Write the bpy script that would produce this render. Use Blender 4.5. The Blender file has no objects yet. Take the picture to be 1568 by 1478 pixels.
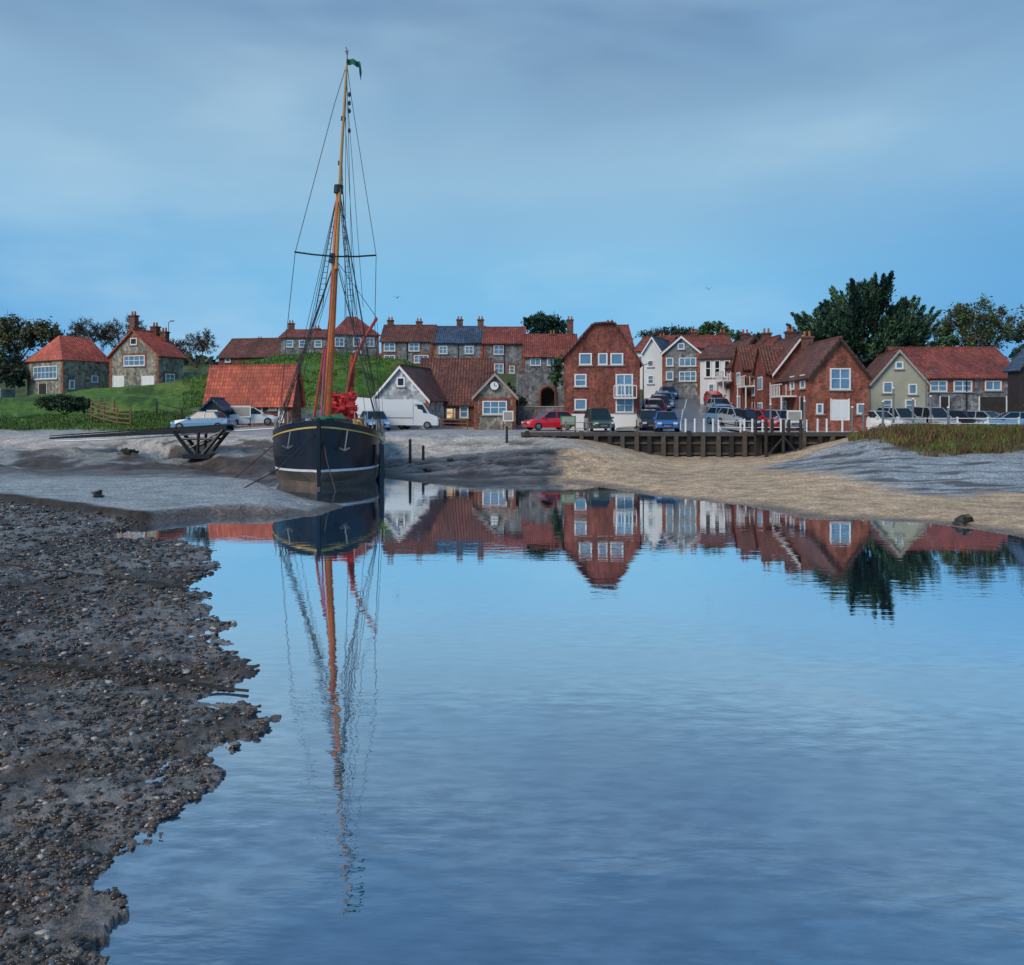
import bpy, math, random
import numpy as np
from mathutils import Vector
random.seed(7); rng=np.random.default_rng(7)
F=1300.;CU=784.;HY=640.;CZ=3.
def X(u,d): return (u-CU)/F*d
def U(x,d): return CU+F*x/d
def Z(y,d): return CZ-(y-HY)/F*d
def P(u,y,d): return Vector((X(u,d),d,Z(y,d)))
def lin(r,g,b):
    def c(v):
        v/=255.
        return v/12.92 if v<=.04045 else ((v+.055)/1.055)**2.4
    return (c(r),c(g),c(b))
sc=bpy.context.scene
COL=sc.collection
# ---------------------------------------------------------------- materials
def newmat(name):
    m=bpy.data.materials.new(name); m.use_nodes=True
    nt=m.node_tree; b=nt.nodes['Principled BSDF']
    return m,nt,b
def N(nt,t,**k):
    n=nt.nodes.new(t)
    for a,v in k.items():
        if a in n.inputs.keys(): n.inputs[a].default_value=v
        else: setattr(n,a,v)
    return n
def mixc(nt,fac,a,b,blend='MIX'):
    n=nt.nodes.new('ShaderNodeMix'); n.data_type='RGBA'; n.blend_type=blend
    for s,v in ((0,fac),(6,a),(7,b)):
        if hasattr(v,'is_linked') or hasattr(v,'links'): nt.links.new(v,n.inputs[s])
        else: n.inputs[s].default_value = v if s==0 else (*v[:3],1)
    return n.outputs[2]
def rng_(nt,src,a,b,c,d):
    r=N(nt,'ShaderNodeMapRange'); r.inputs[1].default_value=a;r.inputs[2].default_value=b;r.inputs[3].default_value=c;r.inputs[4].default_value=d
    nt.links.new(src,r.inputs[0]); return r.outputs[0]
def math_(nt,op,a,b=None,c=None,clamp=False):
    n=N(nt,'ShaderNodeMath',operation=op); n.use_clamp=clamp
    for i,v in enumerate((a,b,c)):
        if v is None: continue
        if hasattr(v,'links'): nt.links.new(v,n.inputs[i])
        else: n.inputs[i].default_value=v
    return n.outputs[0]
def bumpn(nt,h,strength,dist,b):
    n=nt.nodes.new('ShaderNodeBump'); n.inputs['Strength'].default_value=strength; n.inputs['Distance'].default_value=dist
    nt.links.new(h,n.inputs['Height']); nt.links.new(n.outputs[0],b.inputs['Normal']); return n
def M(name,col,rough=.8,var=.25,scale=2.,metal=0.,bump=.0,emit=0):
    m,nt,b=newmat(name)
    tc=N(nt,'ShaderNodeTexCoord'); no=N(nt,'ShaderNodeTexNoise',Scale=scale,Detail=6.,Roughness=.65)
    nt.links.new(tc.outputs['Object'],no.inputs['Vector'])
    lo=[c*(1-min(var*1.6,.95)) for c in col]; hi=[min(1,c*(1+var*1.6)) for c in col]
    o=mixc(nt,no.outputs[0],lo,hi)
    nt.links.new(o,b.inputs['Base Color']); b.inputs['Roughness'].default_value=rough; b.inputs['Metallic'].default_value=metal
    if bump: bumpn(nt,no.outputs[0],bump,.05,b)
    if emit:
        b.inputs['Emission Color'].default_value=(*col,1); nt.links.new(rng_(nt,no.outputs[0],.35,.65,emit*.15,emit),b.inputs['Emission Strength'])
    return m
def grime(nt,tc,o):
    # vertical weather streaks and soft large stains
    mp=N(nt,'ShaderNodeMapping'); mp.inputs['Scale'].default_value=(2.2,2.2,.35); nt.links.new(tc.outputs['Object'],mp.inputs[0])
    n=N(nt,'ShaderNodeTexNoise',Scale=1.,Detail=5.,Roughness=.6); nt.links.new(mp.outputs[0],n.inputs['Vector'])
    return mixc(nt,1.,o,rng_(nt,n.outputs[0],.3,.7,.62,1.25),'MULTIPLY')
def brick(name,c1,c2,mort=(.24,.18,.15)):
    m,nt,b=newmat(name)
    tc=N(nt,'ShaderNodeTexCoord'); br=N(nt,'ShaderNodeTexBrick',Scale=1.)
    br.inputs['Color1'].default_value=(*c1,1);br.inputs['Color2'].default_value=(*c2,1);br.inputs['Mortar'].default_value=(*mort,1)
    br.inputs['Mortar Size'].default_value=.007; br.inputs['Brick Width'].default_value=.24; br.inputs['Row Height'].default_value=.085
    nt.links.new(tc.outputs['UV'],br.inputs['Vector'])
    no=N(nt,'ShaderNodeTexNoise',Scale=.9,Detail=8.,Roughness=.75); nt.links.new(tc.outputs['Object'],no.inputs['Vector'])
    no2=N(nt,'ShaderNodeTexNoise',Scale=4.5,Detail=3.,Roughness=.7); nt.links.new(tc.outputs['Object'],no2.inputs['Vector'])
    o=mixc(nt,1.,br.outputs[0],rng_(nt,no.outputs[0],.3,.7,.5,1.4),'MULTIPLY'); o=mixc(nt,1.,o,rng_(nt,no2.outputs[0],.35,.65,.6,1.35),'MULTIPLY')
    o=grime(nt,tc,o)
    nt.links.new(o,b.inputs['Base Color']); b.inputs['Roughness'].default_value=.85
    bumpn(nt,br.outputs['Fac'],.5,-.01,b); return m
def flint(name,c,dark=(.05,.05,.055),sc_=3.2):
    m,nt,b=newmat(name)
    tc=N(nt,'ShaderNodeTexCoord'); vo=N(nt,'ShaderNodeTexVoronoi',Scale=sc_); nt.links.new(tc.outputs['Object'],vo.inputs['Vector'])
    vs=N(nt,'ShaderNodeSeparateColor'); nt.links.new(vo.outputs['Color'],vs.inputs[0])
    no=N(nt,'ShaderNodeTexNoise',Scale=.8,Detail=6.); nt.links.new(tc.outputs['Object'],no.inputs['Vector'])
    o=mixc(nt,vs.outputs[0],dark,[x*1.6 for x in c])
    o=mixc(nt,.35,o,c)
    o=mixc(nt,1.,o,rng_(nt,no.outputs[0],.3,.7,.6,1.35),'MULTIPLY'); o=grime(nt,tc,o)
    nt.links.new(o,b.inputs['Base Color']); b.inputs['Roughness'].default_value=.75
    bumpn(nt,vo.outputs['Distance'],.6,.04,b); return m
def tiles(name,c,c2,moss,mossamt=.7):
    m,nt,b=newmat(name)
    tc=N(nt,'ShaderNodeTexCoord')
    w=N(nt,'ShaderNodeTexWave',Scale=1.1,Distortion=.15); w.bands_direction='X'
    w2=N(nt,'ShaderNodeTexBrick',Scale=1.); w2.inputs['Brick Width'].default_value=.26; w2.inputs['Row Height'].default_value=.34; w2.inputs['Mortar Size'].default_value=.02
    w2.inputs['Color1'].default_value=(*[x*.7 for x in c],1); w2.inputs['Color2'].default_value=(*[x*1.2 for x in c2],1); w2.inputs['Mortar'].default_value=(*[x*.35 for x in c],1); w2.offset=0
    nt.links.new(tc.outputs['UV'],w.inputs['Vector']); nt.links.new(tc.outputs['UV'],w2.inputs['Vector'])
    no=N(nt,'ShaderNodeTexNoise',Scale=1.1,Detail=8.,Roughness=.75); nt.links.new(tc.outputs['Object'],no.inputs['Vector'])
    o=mixc(nt,rng_(nt,no.outputs[0],.46,.7,0,mossamt),w2.outputs[0],moss)
    n2=N(nt,'ShaderNodeTexNoise',Scale=.35,Detail=3.); nt.links.new(tc.outputs['Object'],n2.inputs['Vector'])
    o=mixc(nt,1.,o,rng_(nt,n2.outputs[0],.35,.65,.7,1.25),'MULTIPLY')
    nt.links.new(o,b.inputs['Base Color']); b.inputs['Roughness'].default_value=.6
    bumpn(nt,w.outputs['Fac'],.7,.06,b); return m
MAT={}
MAT['brick']=brick('red_brick',(.32,.062,.036),(.20,.042,.03))
MAT['brick2']=brick('orange_brick',(.40,.10,.048),(.26,.065,.038))
MAT['brickd']=brick('brown_brick',(.20,.06,.04),(.12,.04,.03))
MAT['flint']=flint('flint_wall',(.21,.22,.23)); MAT['flintp']=flint('pale_flint_wall',(.45,.48,.50),(.13,.14,.16))
MAT['flintb']=flint('warm_flint_wall',(.29,.26,.21))
MAT['render']=M('pale_render',(.38,.39,.31),.9,.22,.8); MAT['white']=M('white_paint',(.80,.80,.80),.6,.08,1.5)
MAT['whiter']=M('white_render',(.70,.72,.74),.85,.14,.6)
MAT['timber']=M('dark_timber',(.035,.027,.024),.8,.5,3); MAT['wood']=M('weathered_wood',(.24,.13,.07),.8,.4,3)
MAT['or']=tiles('orange_pantile',(.55,.085,.045),(.60,.12,.06),(.30,.07,.045),.55); MAT['red']=tiles('red_pantile',(.27,.055,.038),(.32,.075,.045),(.09,.05,.038))
MAT['brown']=tiles('brown_pantile',(.15,.05,.035),(.20,.068,.045),(.055,.04,.032)); MAT['slate']=tiles('slate_tile',(.045,.08,.14),(.065,.11,.18),(.04,.055,.07))
MAT['glass']=M('window_glass',(.12,.25,.38),.07,.55,.9); MAT['glassd']=M('dark_glass',(.015,.025,.035),.06,.2,1)
MAT['lit']=M('lit_window',(1.,.60,.28),.4,.25,1.6,emit=1.1)
MAT['dark']=M('dark_opening',(.02,.018,.016),.9,.2,2); MAT['stone']=M('stone_trim',(.36,.34,.31),.85,.25,2)
MAT['grey']=M('grey_metal',(.2,.21,.22),.5,.2,2,.3); MAT['black']=M('black_paint',(.012,.013,.016),.4,.3,2)
MAT['pot']=M('chimney_pot',(.42,.13,.07),.8,.25,4)
# ---------------------------------------------------------------- mesh builder
class MB:
    def __init__(s,T=None): s.v=[];s.f=[];s.m=[];s.uv=[];s.T=T
    def poly(s,pts,m=0):
        pts=[Vector(p) for p in pts]
        i=len(s.v)
        n=(pts[1]-pts[0]).cross(pts[2]-pts[0])
        if len(pts)>3: n=n+(pts[2]-pts[0]).cross(pts[3]-pts[0])
        if n.length>0: n.normalize()
        for p in pts:
            s.v.append(tuple(s.T(p)) if s.T else tuple(p))
            if abs(n.x)>abs(n.y): s.uv.append((p.y,p.z if abs(n.z)<.4 else (p.z*1.3)))
            elif abs(n.z)>.95: s.uv.append((p.x,p.y))
            else: s.uv.append((p.x,p.z if abs(n.z)<.4 else p.z*1.3))
        s.f.append(list(range(i,i+len(pts)))); s.m.append(m)
    def hexa(s,a,m=0):
        for q in ((0,3,2,1),(4,5,6,7),(0,1,5,4),(1,2,6,5),(2,3,7,6),(3,0,4,7)): s.poly([a[i] for i in q],m)
    def box(s,x0,y0,z0,x1,y1,z1,m=0):
        s.hexa([(x0,y0,z0),(x1,y0,z0),(x1,y1,z0),(x0,y1,z0),(x0,y0,z1),(x1,y0,z1),(x1,y1,z1),(x0,y1,z1)],m)
    def cyl(s,p,q,r0,r1=None,n=6,m=0,caps=True):
        p=Vector(p);q=Vector(q); r1=r0 if r1 is None else r1
        d=(q-p)
        if d.length<1e-6: return
        d.normalize(); a=d.orthogonal().normalized(); b=d.cross(a)
        A=[p+(a*math.cos(t)+b*math.sin(t))*r0 for t in [2*math.pi*i/n for i in range(n)]]
        B=[q+(a*math.cos(t)+b*math.sin(t))*r1 for t in [2*math.pi*i/n for i in range(n)]]
        for i in range(n): s.poly([A[i],A[(i+1)%n],B[(i+1)%n],B[i]],m)
        if caps: s.poly(A[::-1],m); s.poly(B,m)
    def line(s,pts,r,n=4,m=0):
        for a,b in zip(pts[:-1],pts[1:]): s.cyl(a,b,r,r,n,m,False)
    def lump(s,c,r,m=0,amp=.25,nu=10,nv=7,seed=0):
        rr=random.Random(seed); c=Vector(c)
        g=[[1+amp*(rr.random()-.5)*2 for _ in range(nu)] for _ in range(nv+1)]
        def pt(i,j):
            th=math.pi*j/nv; ph=2*math.pi*i/nu; k=g[j][i%nu] if 0<j<nv else 1
            return c+Vector((r[0]*math.sin(th)*math.cos(ph)*k,r[1]*math.sin(th)*math.sin(ph)*k,r[2]*math.cos(th)*k))
        for j in range(nv):
            for i in range(nu):
                if j==0: s.poly([pt(0,0),pt(i,1),pt(i+1,1)],m)
                elif j==nv-1: s.poly([pt(i,j),pt(0,nv),pt(i+1,j)],m)
                else: s.poly([pt(i,j),pt(i,j+1),pt(i+1,j+1),pt(i+1,j)],m)
    def obj(s,name,mats,origin=None,parent=None,smooth=False):
        o3=Vector(origin) if origin is not None else Vector((0,0,0))
        me=bpy.data.meshes.new(name)
        me.from_pydata([(a-o3.x,b-o3.y,c-o3.z) for a,b,c in s.v],[],s.f)
        for m in mats: me.materials.append(MAT[m] if isinstance(m,str) else m)
        me.polygons.foreach_set('material_index',s.m)
        uvl=me.uv_layers.new(name='UVMap'); idx=[i for f in s.f for i in f]
        uvl.data.foreach_set('uv',[c for i in idx for c in s.uv[i]])
        if smooth: me.polygons.foreach_set('use_smooth',[True]*len(s.f))
        me.update()
        ob=bpy.data.objects.new(name,me); COL.objects.link(ob)
        if parent is None: ob.location=o3
        else: ob.parent=parent
        return ob
def empty(name,loc):
    e=bpy.data.objects.new(name,None); e.location=loc; e.empty_display_size=.5; COL.objects.link(e); return e
def fast(name,V,Fc,mats,midx=None,smooth=False,origin=None):
    V=np.asarray(V,dtype=np.float32)
    if origin is not None: V=V-np.array(origin,dtype=np.float32)
    Fc=np.asarray(Fc,dtype=np.int32); n=Fc.shape[1]
    me=bpy.data.meshes.new(name); me.vertices.add(len(V)); me.vertices.foreach_set('co',V.ravel())
    me.loops.add(Fc.size); me.loops.foreach_set('vertex_index',Fc.ravel())
    me.polygons.add(len(Fc)); me.polygons.foreach_set('loop_start',np.arange(0,Fc.size,n,dtype=np.int32))
    for m in mats: me.materials.append(MAT[m] if isinstance(m,str) else m)
    if midx is not None: me.polygons.foreach_set('material_index',np.asarray(midx,dtype=np.int32))
    if smooth: me.polygons.foreach_set('use_smooth',np.ones(len(Fc),dtype=bool))
    me.update(calc_edges=True)
    ob=bpy.data.objects.new(name,me); COL.objects.link(ob)
    if origin is not None: ob.location=origin
    return ob
# ---------------------------------------------------------------- noise / terrain
def _h(i,j,s):
    v=np.sin(i*127.1+j*311.7+s*74.7)*43758.5453
    return v-np.floor(v)
def vnoise(x,y,s=0):
    i=np.floor(x);j=np.floor(y);fx=x-i;fy=y-j
    fx=fx*fx*(3-2*fx);fy=fy*fy*(3-2*fy)
    return (_h(i,j,s)*(1-fx)+_h(i+1,j,s)*fx)*(1-fy)+(_h(i,j+1,s)*(1-fx)+_h(i+1,j+1,s)*fx)*fy
def fbm(x,y,o=4,s=0):
    t=0;a=.5
    for k in range(o): t=t+a*vnoise(x*2**k,y*2**k,s+k); a*=.5
    return t/(1-.5**o)-.5
def sm(a,b,x):
    t=np.clip((x-a)/(b-a),0,1); return t*t*(3-2*t)
SHP=[(95,1478),(150,1400),(200,1340),(215,1290),(240,1240),(290,1200),(335,1180),(345,1140),(388,1108),(340,1085),(330,1060),(392,1028),(350,990),(330,960),(325,930),(312,890),(335,866),(318,845),(285,830),(150,822),(210,805),(330,791),(430,790),(490,789),(528,775),(480,766),(420,752),(400,742),(430,728),(520,722),(590,732),(640,738),(700,741),(780,741),(870,740),(930,748),(1000,760),(1080,768),(1150,776),(1240,796),(1340,797),(1420,801),(1500,812),(1568,824),(1760,850),(2000,870),(2600,900)]
SW=[(-1.0,-1),(-1.3,1.5),(-1.9,3.2)]+[(X(u,3900/(y-640)),3900/(y-640)) for u,y in SHP]+[(60,13),(60,-1)]
def sdist(x,y):
    D=np.full(x.shape,1e9); ins=np.zeros(x.shape,bool)
    n=len(SW)
    for i in range(n):
        ax,ay=SW[i];bx,by=SW[(i+1)%n]
        dx,dy=bx-ax,by-ay; t=np.clip(((x-ax)*dx+(y-ay)*dy)/(dx*dx+dy*dy),0,1)
        D=np.minimum(D,(x-ax-t*dx)**2+(y-ay-t*dy)**2)
        c=((ay>y)!=(by>y))&(x<(bx-ax)*(y-ay)/((by-ay) if by!=ay else 1e-9)+ax)
        ins^=c
    D=np.sqrt(D); return np.where(ins,-D,D)
VP=[]
for u in (-600,-300,0,150,300,450,600,700,850,1000,1150,1300,1450,1600,1900,2300):
    VP+=[(u,58,1.9),(u,64,1.95 if u>200 else 2.25)]
VP+=[(700,74,1.95),(620,72,2),(757,73,1.95),(920,71,1.95),(825,80,2.3),(825,90,3.),(385,71,2.3),(330,70,2.2),(450,72,2.4)]
VP+=[(0,75,2.9),(130,75,3.1),(250,76,3.5),(0,90,4.6),(70,93,5.6),(130,97,5.9),(205,93,6.3),(260,96,6.6),(-300,90,5),(-300,75,3)]
VP+=[(290,88,6.6),(330,92,7.9),(380,92,9.0),(430,92,9.7),(480,93,10.1),(530,94,10.2),(590,92,9.5),(480,83,6.6),(400,80,5.2),(560,80,5.),(330,80,4.6),(630,84,4.4),(540,86,8.),(430,86,7.9),(250,84,4.9)]
VP+=[(335,128,10.8),(430,122,10.5),(540,118,10.3),(620,114,10.3),(700,114,9.8),(770,114,8.8),(840,111,8.4),(720,100,6),(700,88,3),(780,95,5)]
VP+=[(990,70,2.2),(1010,76,2.8),(1030,86,3.9),(1045,96,5.1),(1055,106,6.2),(1060,120,7.6),(1110,74,2.4),(1110,84,3.4),(1100,92,4.4),(1180,74,2.2),(960,80,3.2),(930,95,5),(1000,110,7)]
VP+=[(1250,90,3.4),(1330,70,2.1),(1380,75,2.5),(1480,75,2.6),(1568,80,2.8),(1300,110,5),(1450,110,5),(1600,110,5),(1900,100,4)]
for u in (-600,-200,0,200,400,600,800,1000,1200,1400,1600,1900): VP+=[(u,160,11 if u<1100 else 8),(u,300,10),(u,700,4)]
VX=[(X(u,d),d,z) for u,d,z in VP]
def hfar(x,y):
    s=np.zeros(x.shape);w=np.zeros(x.shape)
    for a,b,z in VX:
        k=1/((x-a)**2+(y-b)**2+6.)**2
        s+=k*z;w+=k
    return s/w
def glim(u,x,y): return 22.+np.clip((300-u)/300,0,1.5)*7.+fbm(x*.5,y*.5,4,16)*1.6
def H(x,y):
    x=np.asarray(x,float);y=np.asarray(y,float)
    u=CU+F*x/np.maximum(y,.5)
    out=hfar(x,y)+fbm(x*.35,y*.35,4,5)*.5*sm(74,85,y)*(1-sm(900,1000,u)*(1-sm(1150,1200,u)))
    nr=y<62
    X1=x[nr];Y1=y[nr];U1=u[nr]
    if X1.size==0: return out
    s=sdist(X1,Y1)
    jn=np.minimum(.5,Y1*.035)
    lf=1-sm(500,620,U1)
    lim=glim(U1,X1,Y1)
    gl=(1-sm(lim-.15,lim+.15,Y1))*lf
    s=s+fbm(X1*1.6,Y1*1.6,5,1)*jn*2.*(.35+.65*lf)*(1-.6*lf*sm(20,23,Y1))+gl*(fbm(X1*6,Y1*6,3,11)*.45+fbm(X1*1.9,Y1*4,3,12)*.5)*(1-sm(19,22,Y1))
    hL=.30*sm(0,.6,s)+.006*s+sm(44,60,Y1)*1.38+fbm(X1*.5,Y1*.5,4,3)*.12*sm(1,5,s)
    hL=hL+.35*sm(36,41,Y1)*(1-sm(50,56,Y1))*np.maximum(fbm(X1*.35,Y1*.5,4,14)+.05,0)*2.6*sm(1.5,4,s)
    hG=np.minimum(.045*s,.15)+(fbm(X1*3,Y1*3,5,2))*.13*sm(0,.3,s+.15)+fbm(X1*14,Y1*14,3,15)*.035+.02
    rg_=np.abs(fbm(X1*.45,Y1*.9,4,4)); hM=.095*s+.05*sm(0,.5,s)+(.22-rg_*1.7)*.8*sm(0,4,s)*(1-sm(47,54,Y1))+fbm(X1*1.8,Y1*1.8,3,17)*.12*sm(1,3,s)*(1-sm(50,54,Y1))
    hQ=.10*sm(0,2.5,s)+.014*s+fbm(X1*.25,Y1*.4,3,6)*.12*sm(0,3,s)
    hR=.12*sm(0,3,s)+.012*s+sm(30,44,Y1)*.62+sm(44,50,Y1+(U1-1450)*.01)*1.05+fbm(X1*.5,Y1*1.,5,8)*.32*sm(31,38,Y1)
    a=sm(400,470,U1); h=hL*(1-a)+hM*a
    a=sm(860,1040,U1); h=h*(1-a)+hQ*a
    a=sm(1130,1380,U1); h=h*(1-a)+hR*a
    h=h*(1-gl)+hG*gl
    for (ua,ya),(ub,yb),(dep,wd) in (((130,705),(250,712),(.3,1.5)),((250,712),(420,735),(.45,1.9))):
        da=(3-.15)*F/(ya-640);db=(3-.15)*F/(yb-640); ax=X(ua,da);bx=X(ub,db)
        t=np.clip(((X1-ax)*(bx-ax)+(Y1-da)*(db-da))/((bx-ax)**2+(db-da)**2),0,1)
        dd=np.sqrt((X1-ax-t*(bx-ax))**2+(Y1-da-t*(db-da))**2)+fbm(X1*1.5,Y1*1.5,3,9)*.8
        h=h-dep*(1-sm(.45*wd,wd,dd))*(s>0)
    h=np.where(s<0,-.02-.14*np.minimum(-s,4),np.where(gl>.4,h,np.maximum(h,.012)))
    tq=sm(56.75,57.25,Y1); tl=sm(53,59,Y1)
    q=sm(820,900,U1)*(1-sm(1300,1340,U1))
    t=tl*(1-q)+tq*q
    out[nr]=h*(1-t)+out[nr]*t
    return out
def h1(x,y): return float(H(np.array([x]),np.array([y]))[0])
ys=[1.5]
while ys[-1]<76: ys.append(ys[-1]*1.007)
while ys[-1]<3200: ys.append(ys[-1]*1.02)
ys=np.array(ys); ks=np.concatenate([np.linspace(-3,-.67,40),np.linspace(-.65,.65,720),np.linspace(.67,3,40)])
K,Y=np.meshgrid(ks,ys); Xg=K*Y
Hg=H(Xg,Y); Ug=CU+F*K
nr_,nc=K.shape
V=np.stack([Xg.ravel(),Y.ravel(),Hg.ravel()],1)
ii=(np.arange(nr_-1)[:,None]*nc+np.arange(nc-1)[None]).ravel()
Fq=np.stack([ii,ii+1,ii+nc+1,ii+nc],1)
C=np.zeros((nr_,nc,3)); C[:]=(.095,.075,.06); Wt=np.full((nr_,nc),.6)
n1=fbm(Xg*.5,Y*.5,4,21); n2=fbm(Xg*.12,Y*.12,4,22); n3=fbm(Xg*2.5,Y*2.5,4,23)
def put(w,col,wet):
    global C,Wt
    w=np.clip(w,0,1); C=C*(1-w[...,None])+np.array(col)*w[...,None]; Wt=Wt*(1-w)+wet*w
Un=Ug+n1*60; Yn=Y+n1*3
S=np.full(K.shape,50.); mk=Y<62; S[mk]=sdist(Xg[mk],Y[mk])
LM_=glim(Ug,Xg,Y)
nearL=(1-sm(LM_-.2,LM_+.2,Y))*(1-sm(500,620,Ug))
put(nearL*sm(.0,.10,n1+n3*.5),(.20,.185,.175),1.)
put(nearL*sm(.02,.16,-n1+n3*.5),(.05,.038,.03),.5)
spit=sm(LM_-.1,LM_+.1,Y)*(1-sm(52,54,Yn))*(1-sm(460,540,Un))
put(spit,(.13,.11,.095),.65)
put(sm(LM_+.35,LM_+1.0,Y)*(1-sm(37,40,Yn+(Ug-200)*-.006))*(1-sm(500,540,Un))*sm(.3,.8,S),(.36,.385,.39),.85)
put(np.exp(-((Y-LM_-.1)/.45)**2)*(1-sm(340,420,Un))*(Y>20)*sm(0,.3,S),(.03,.023,.018),.3)  # shade of the cut bank step painted in as a dark band
put(spit*sm(38,40,Yn)*sm(-.03,.10,n2+n1*.9+.05),(.075,.055,.043),.6)
put(spit*sm(41,44,Yn)*sm(.02,.14,-n2-n1*.9),(.27,.27,.26),.75)
put(sm(490,560,Un)*(1-sm(840,900,Un))*(Y>30)*sm(.3,1.2,S)*(1-sm(57,58,Y)),(.19,.175,.165),.7)
put(sm(490,560,Un)*(1-sm(860,930,Un))*(Y>34)*(1-sm(51,53.5,Yn))*sm(.02,.11,np.abs(fbm(Xg*.45,Y*.9,4,4))+n3*.08),(.05,.037,.03),.65)
sand=sm(835,880,Un+n1*40)
put(sand,(.60,.435,.275),.2)
put(sand*sm(.03,.22,n2+n3*.4)*.6,(.40,.29,.19),.45)
put(sand*(1-sm(.3,1.3,S+n1)),(.24,.165,.105),.9)
thr=1130+np.where(Y<46,(46-Y)*17,(Y-46)*26)
mr=sm(-20,60,Un-thr)*(1-sm(50,52,Yn))*sm(30,32,Yn)
put(mr,(.38,.41,.43),.9)
put(mr*sm(.02,.12,fbm(Xg*.45,Y*2.2,4,35)),(.12,.11,.10),.6)
put(sm(49.5,52.5,Y+n1*2)*(1-sm(860,1000,Ug)),(.50,.46,.41),.3)
put(sm(130,200,Un)*(1-sm(800,870,Un))*sm(49,50,Y)*(1-sm(54.5,56,Y))*sm(.0,.12,n1+n3*.4),(.12,.095,.075),.5)
put(sm(51,55,Y)*sm(860,900,Ug)*(1-sm(1300,1330,Ug))*(1-sm(56.7,57,Y)),(.50,.37,.24),.3)
put(sm(57,57.3,Y),(.40,.39,.38),.6)
g=(.075,.175,.02)
put(sm(43.5,46,Yn+np.minimum((Ug-1420)*.05,0))*(1-sm(56,58,Y))*sm(1295,1350,Ug),(.09,.075,.03),.1)
wg=sm(60.5,62.5,Y+n1*2)*(1-sm(300,335,Un))
put(wg,g,.1)
wg2=sm(75,77,Y)*(1-sm(640,660,Un)); put(wg2,g,.1)
put(sm(92,96,Y)*(1-wg2*(Y<100)),(.06,.09,.025),.1)
gm=np.clip(wg+wg2,0,1); put(gm*sm(.02,.2,n1+n2)*.6,(.15,.19,.04),.1); put(gm*sm(.04,.18,-n1-n3*.6)*.8,(.025,.065,.012),.1)
put(sm(300,500,Y),(.05,.07,.04),.1)
gr=fast('ground',V,Fq,[],smooth=True)
ca=gr.data.color_attributes.new('gcol','FLOAT_COLOR','POINT')
ca.data.foreach_set('color',np.concatenate([C.reshape(-1,3),Wt.reshape(-1,1)],1).astype(np.float32).ravel())
m,nt,b=newmat('ground_mud_sand_grass')
at=N(nt,'ShaderNodeVertexColor'); at.layer_name='gcol'
geo=N(nt,'ShaderNodeNewGeometry')
no=N(nt,'ShaderNodeTexNoise',Scale=9.,Detail=7.,Roughness=.7); nt.links.new(geo.outputs['Position'],no.inputs['Vector'])
no2=N(nt,'ShaderNodeTexNoise',Scale=1.1,Detail=8.,Roughness=.7); nt.links.new(geo.outputs['Position'],no2.inputs['Vector'])
o=mixc(nt,1.,at.outputs[0],rng_(nt,no.outputs[0],.32,.68,.35,1.65),'MULTIPLY'); o=mixc(nt,1.,o,rng_(nt,no2.outputs[0],.3,.7,.5,1.5),'MULTIPLY')
nt.links.new(o,b.inputs['Base Color'])
ro=math_(nt,'MULTIPLY_ADD',at.outputs[1],-.8,.95); ro=math_(nt,'MULTIPLY_ADD',no.outputs[0],.6,ro); ro=math_(nt,'SUBTRACT',ro,.26); ro=math_(nt,'MAXIMUM',ro,.12); ro=math_(nt,'MINIMUM',ro,1.)
nt.links.new(ro,b.inputs['Roughness'])
hb2=math_(nt,'MULTIPLY_ADD',no2.outputs[0],3.,no.outputs[0])
bumpn(nt,hb2,1.,.06,b)
gr.data.materials.append(m)
# ---------------------------------------------------------------- water
mw,nt,b=newmat('estuary_water'); nt.nodes.remove(b)
out=[n for n in nt.nodes if n.type=='OUTPUT_MATERIAL'][0]
geo=N(nt,'ShaderNodeNewGeometry'); sp_=N(nt,'ShaderNodeSeparateXYZ'); nt.links.new(geo.outputs['Position'],sp_.inputs[0])
mp=N(nt,'ShaderNodeMapping'); mp.inputs['Scale'].default_value=(.8,2.0,1); mp.inputs['Rotation'].default_value=(0,0,.22); nt.links.new(geo.outputs['Position'],mp.inputs[0])
a1=N(nt,'ShaderNodeTexNoise',Scale=2.6,Detail=3.,Roughness=.5); a2=N(nt,'ShaderNodeTexNoise',Scale=.7,Detail=2.)
a3=N(nt,'ShaderNodeTexNoise',Scale=.22,Detail=3.); a4=N(nt,'ShaderNodeTexNoise',Scale=4.,Detail=4.,Roughness=.55)
for a in (a1,a2,a3,a4): nt.links.new(mp.outputs[0],a.inputs['Vector'])
patch=rng_(nt,a3.outputs[0],.4,.62,.35,1.)
calm=rng_(nt,sp_.outputs[1],5.,18.,1.,.30)
amp=math_(nt,'MULTIPLY',patch,calm)
hh_=math_(nt,'MULTIPLY_ADD',a2.outputs[0],1.1,a1.outputs[0]); hh_=math_(nt,'MULTIPLY',hh_,amp)
bp=N(nt,'ShaderNodeBump',Strength=1.,Distance=.0055); nt.links.new(hh_,bp.inputs['Height'])
fr=N(nt,'ShaderNodeFresnel',IOR=1.75); nt.links.new(bp.outputs[0],fr.inputs['Normal'])
fac=rng_(nt,fr.outputs[0],.08,.34,.40,.94)
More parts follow.
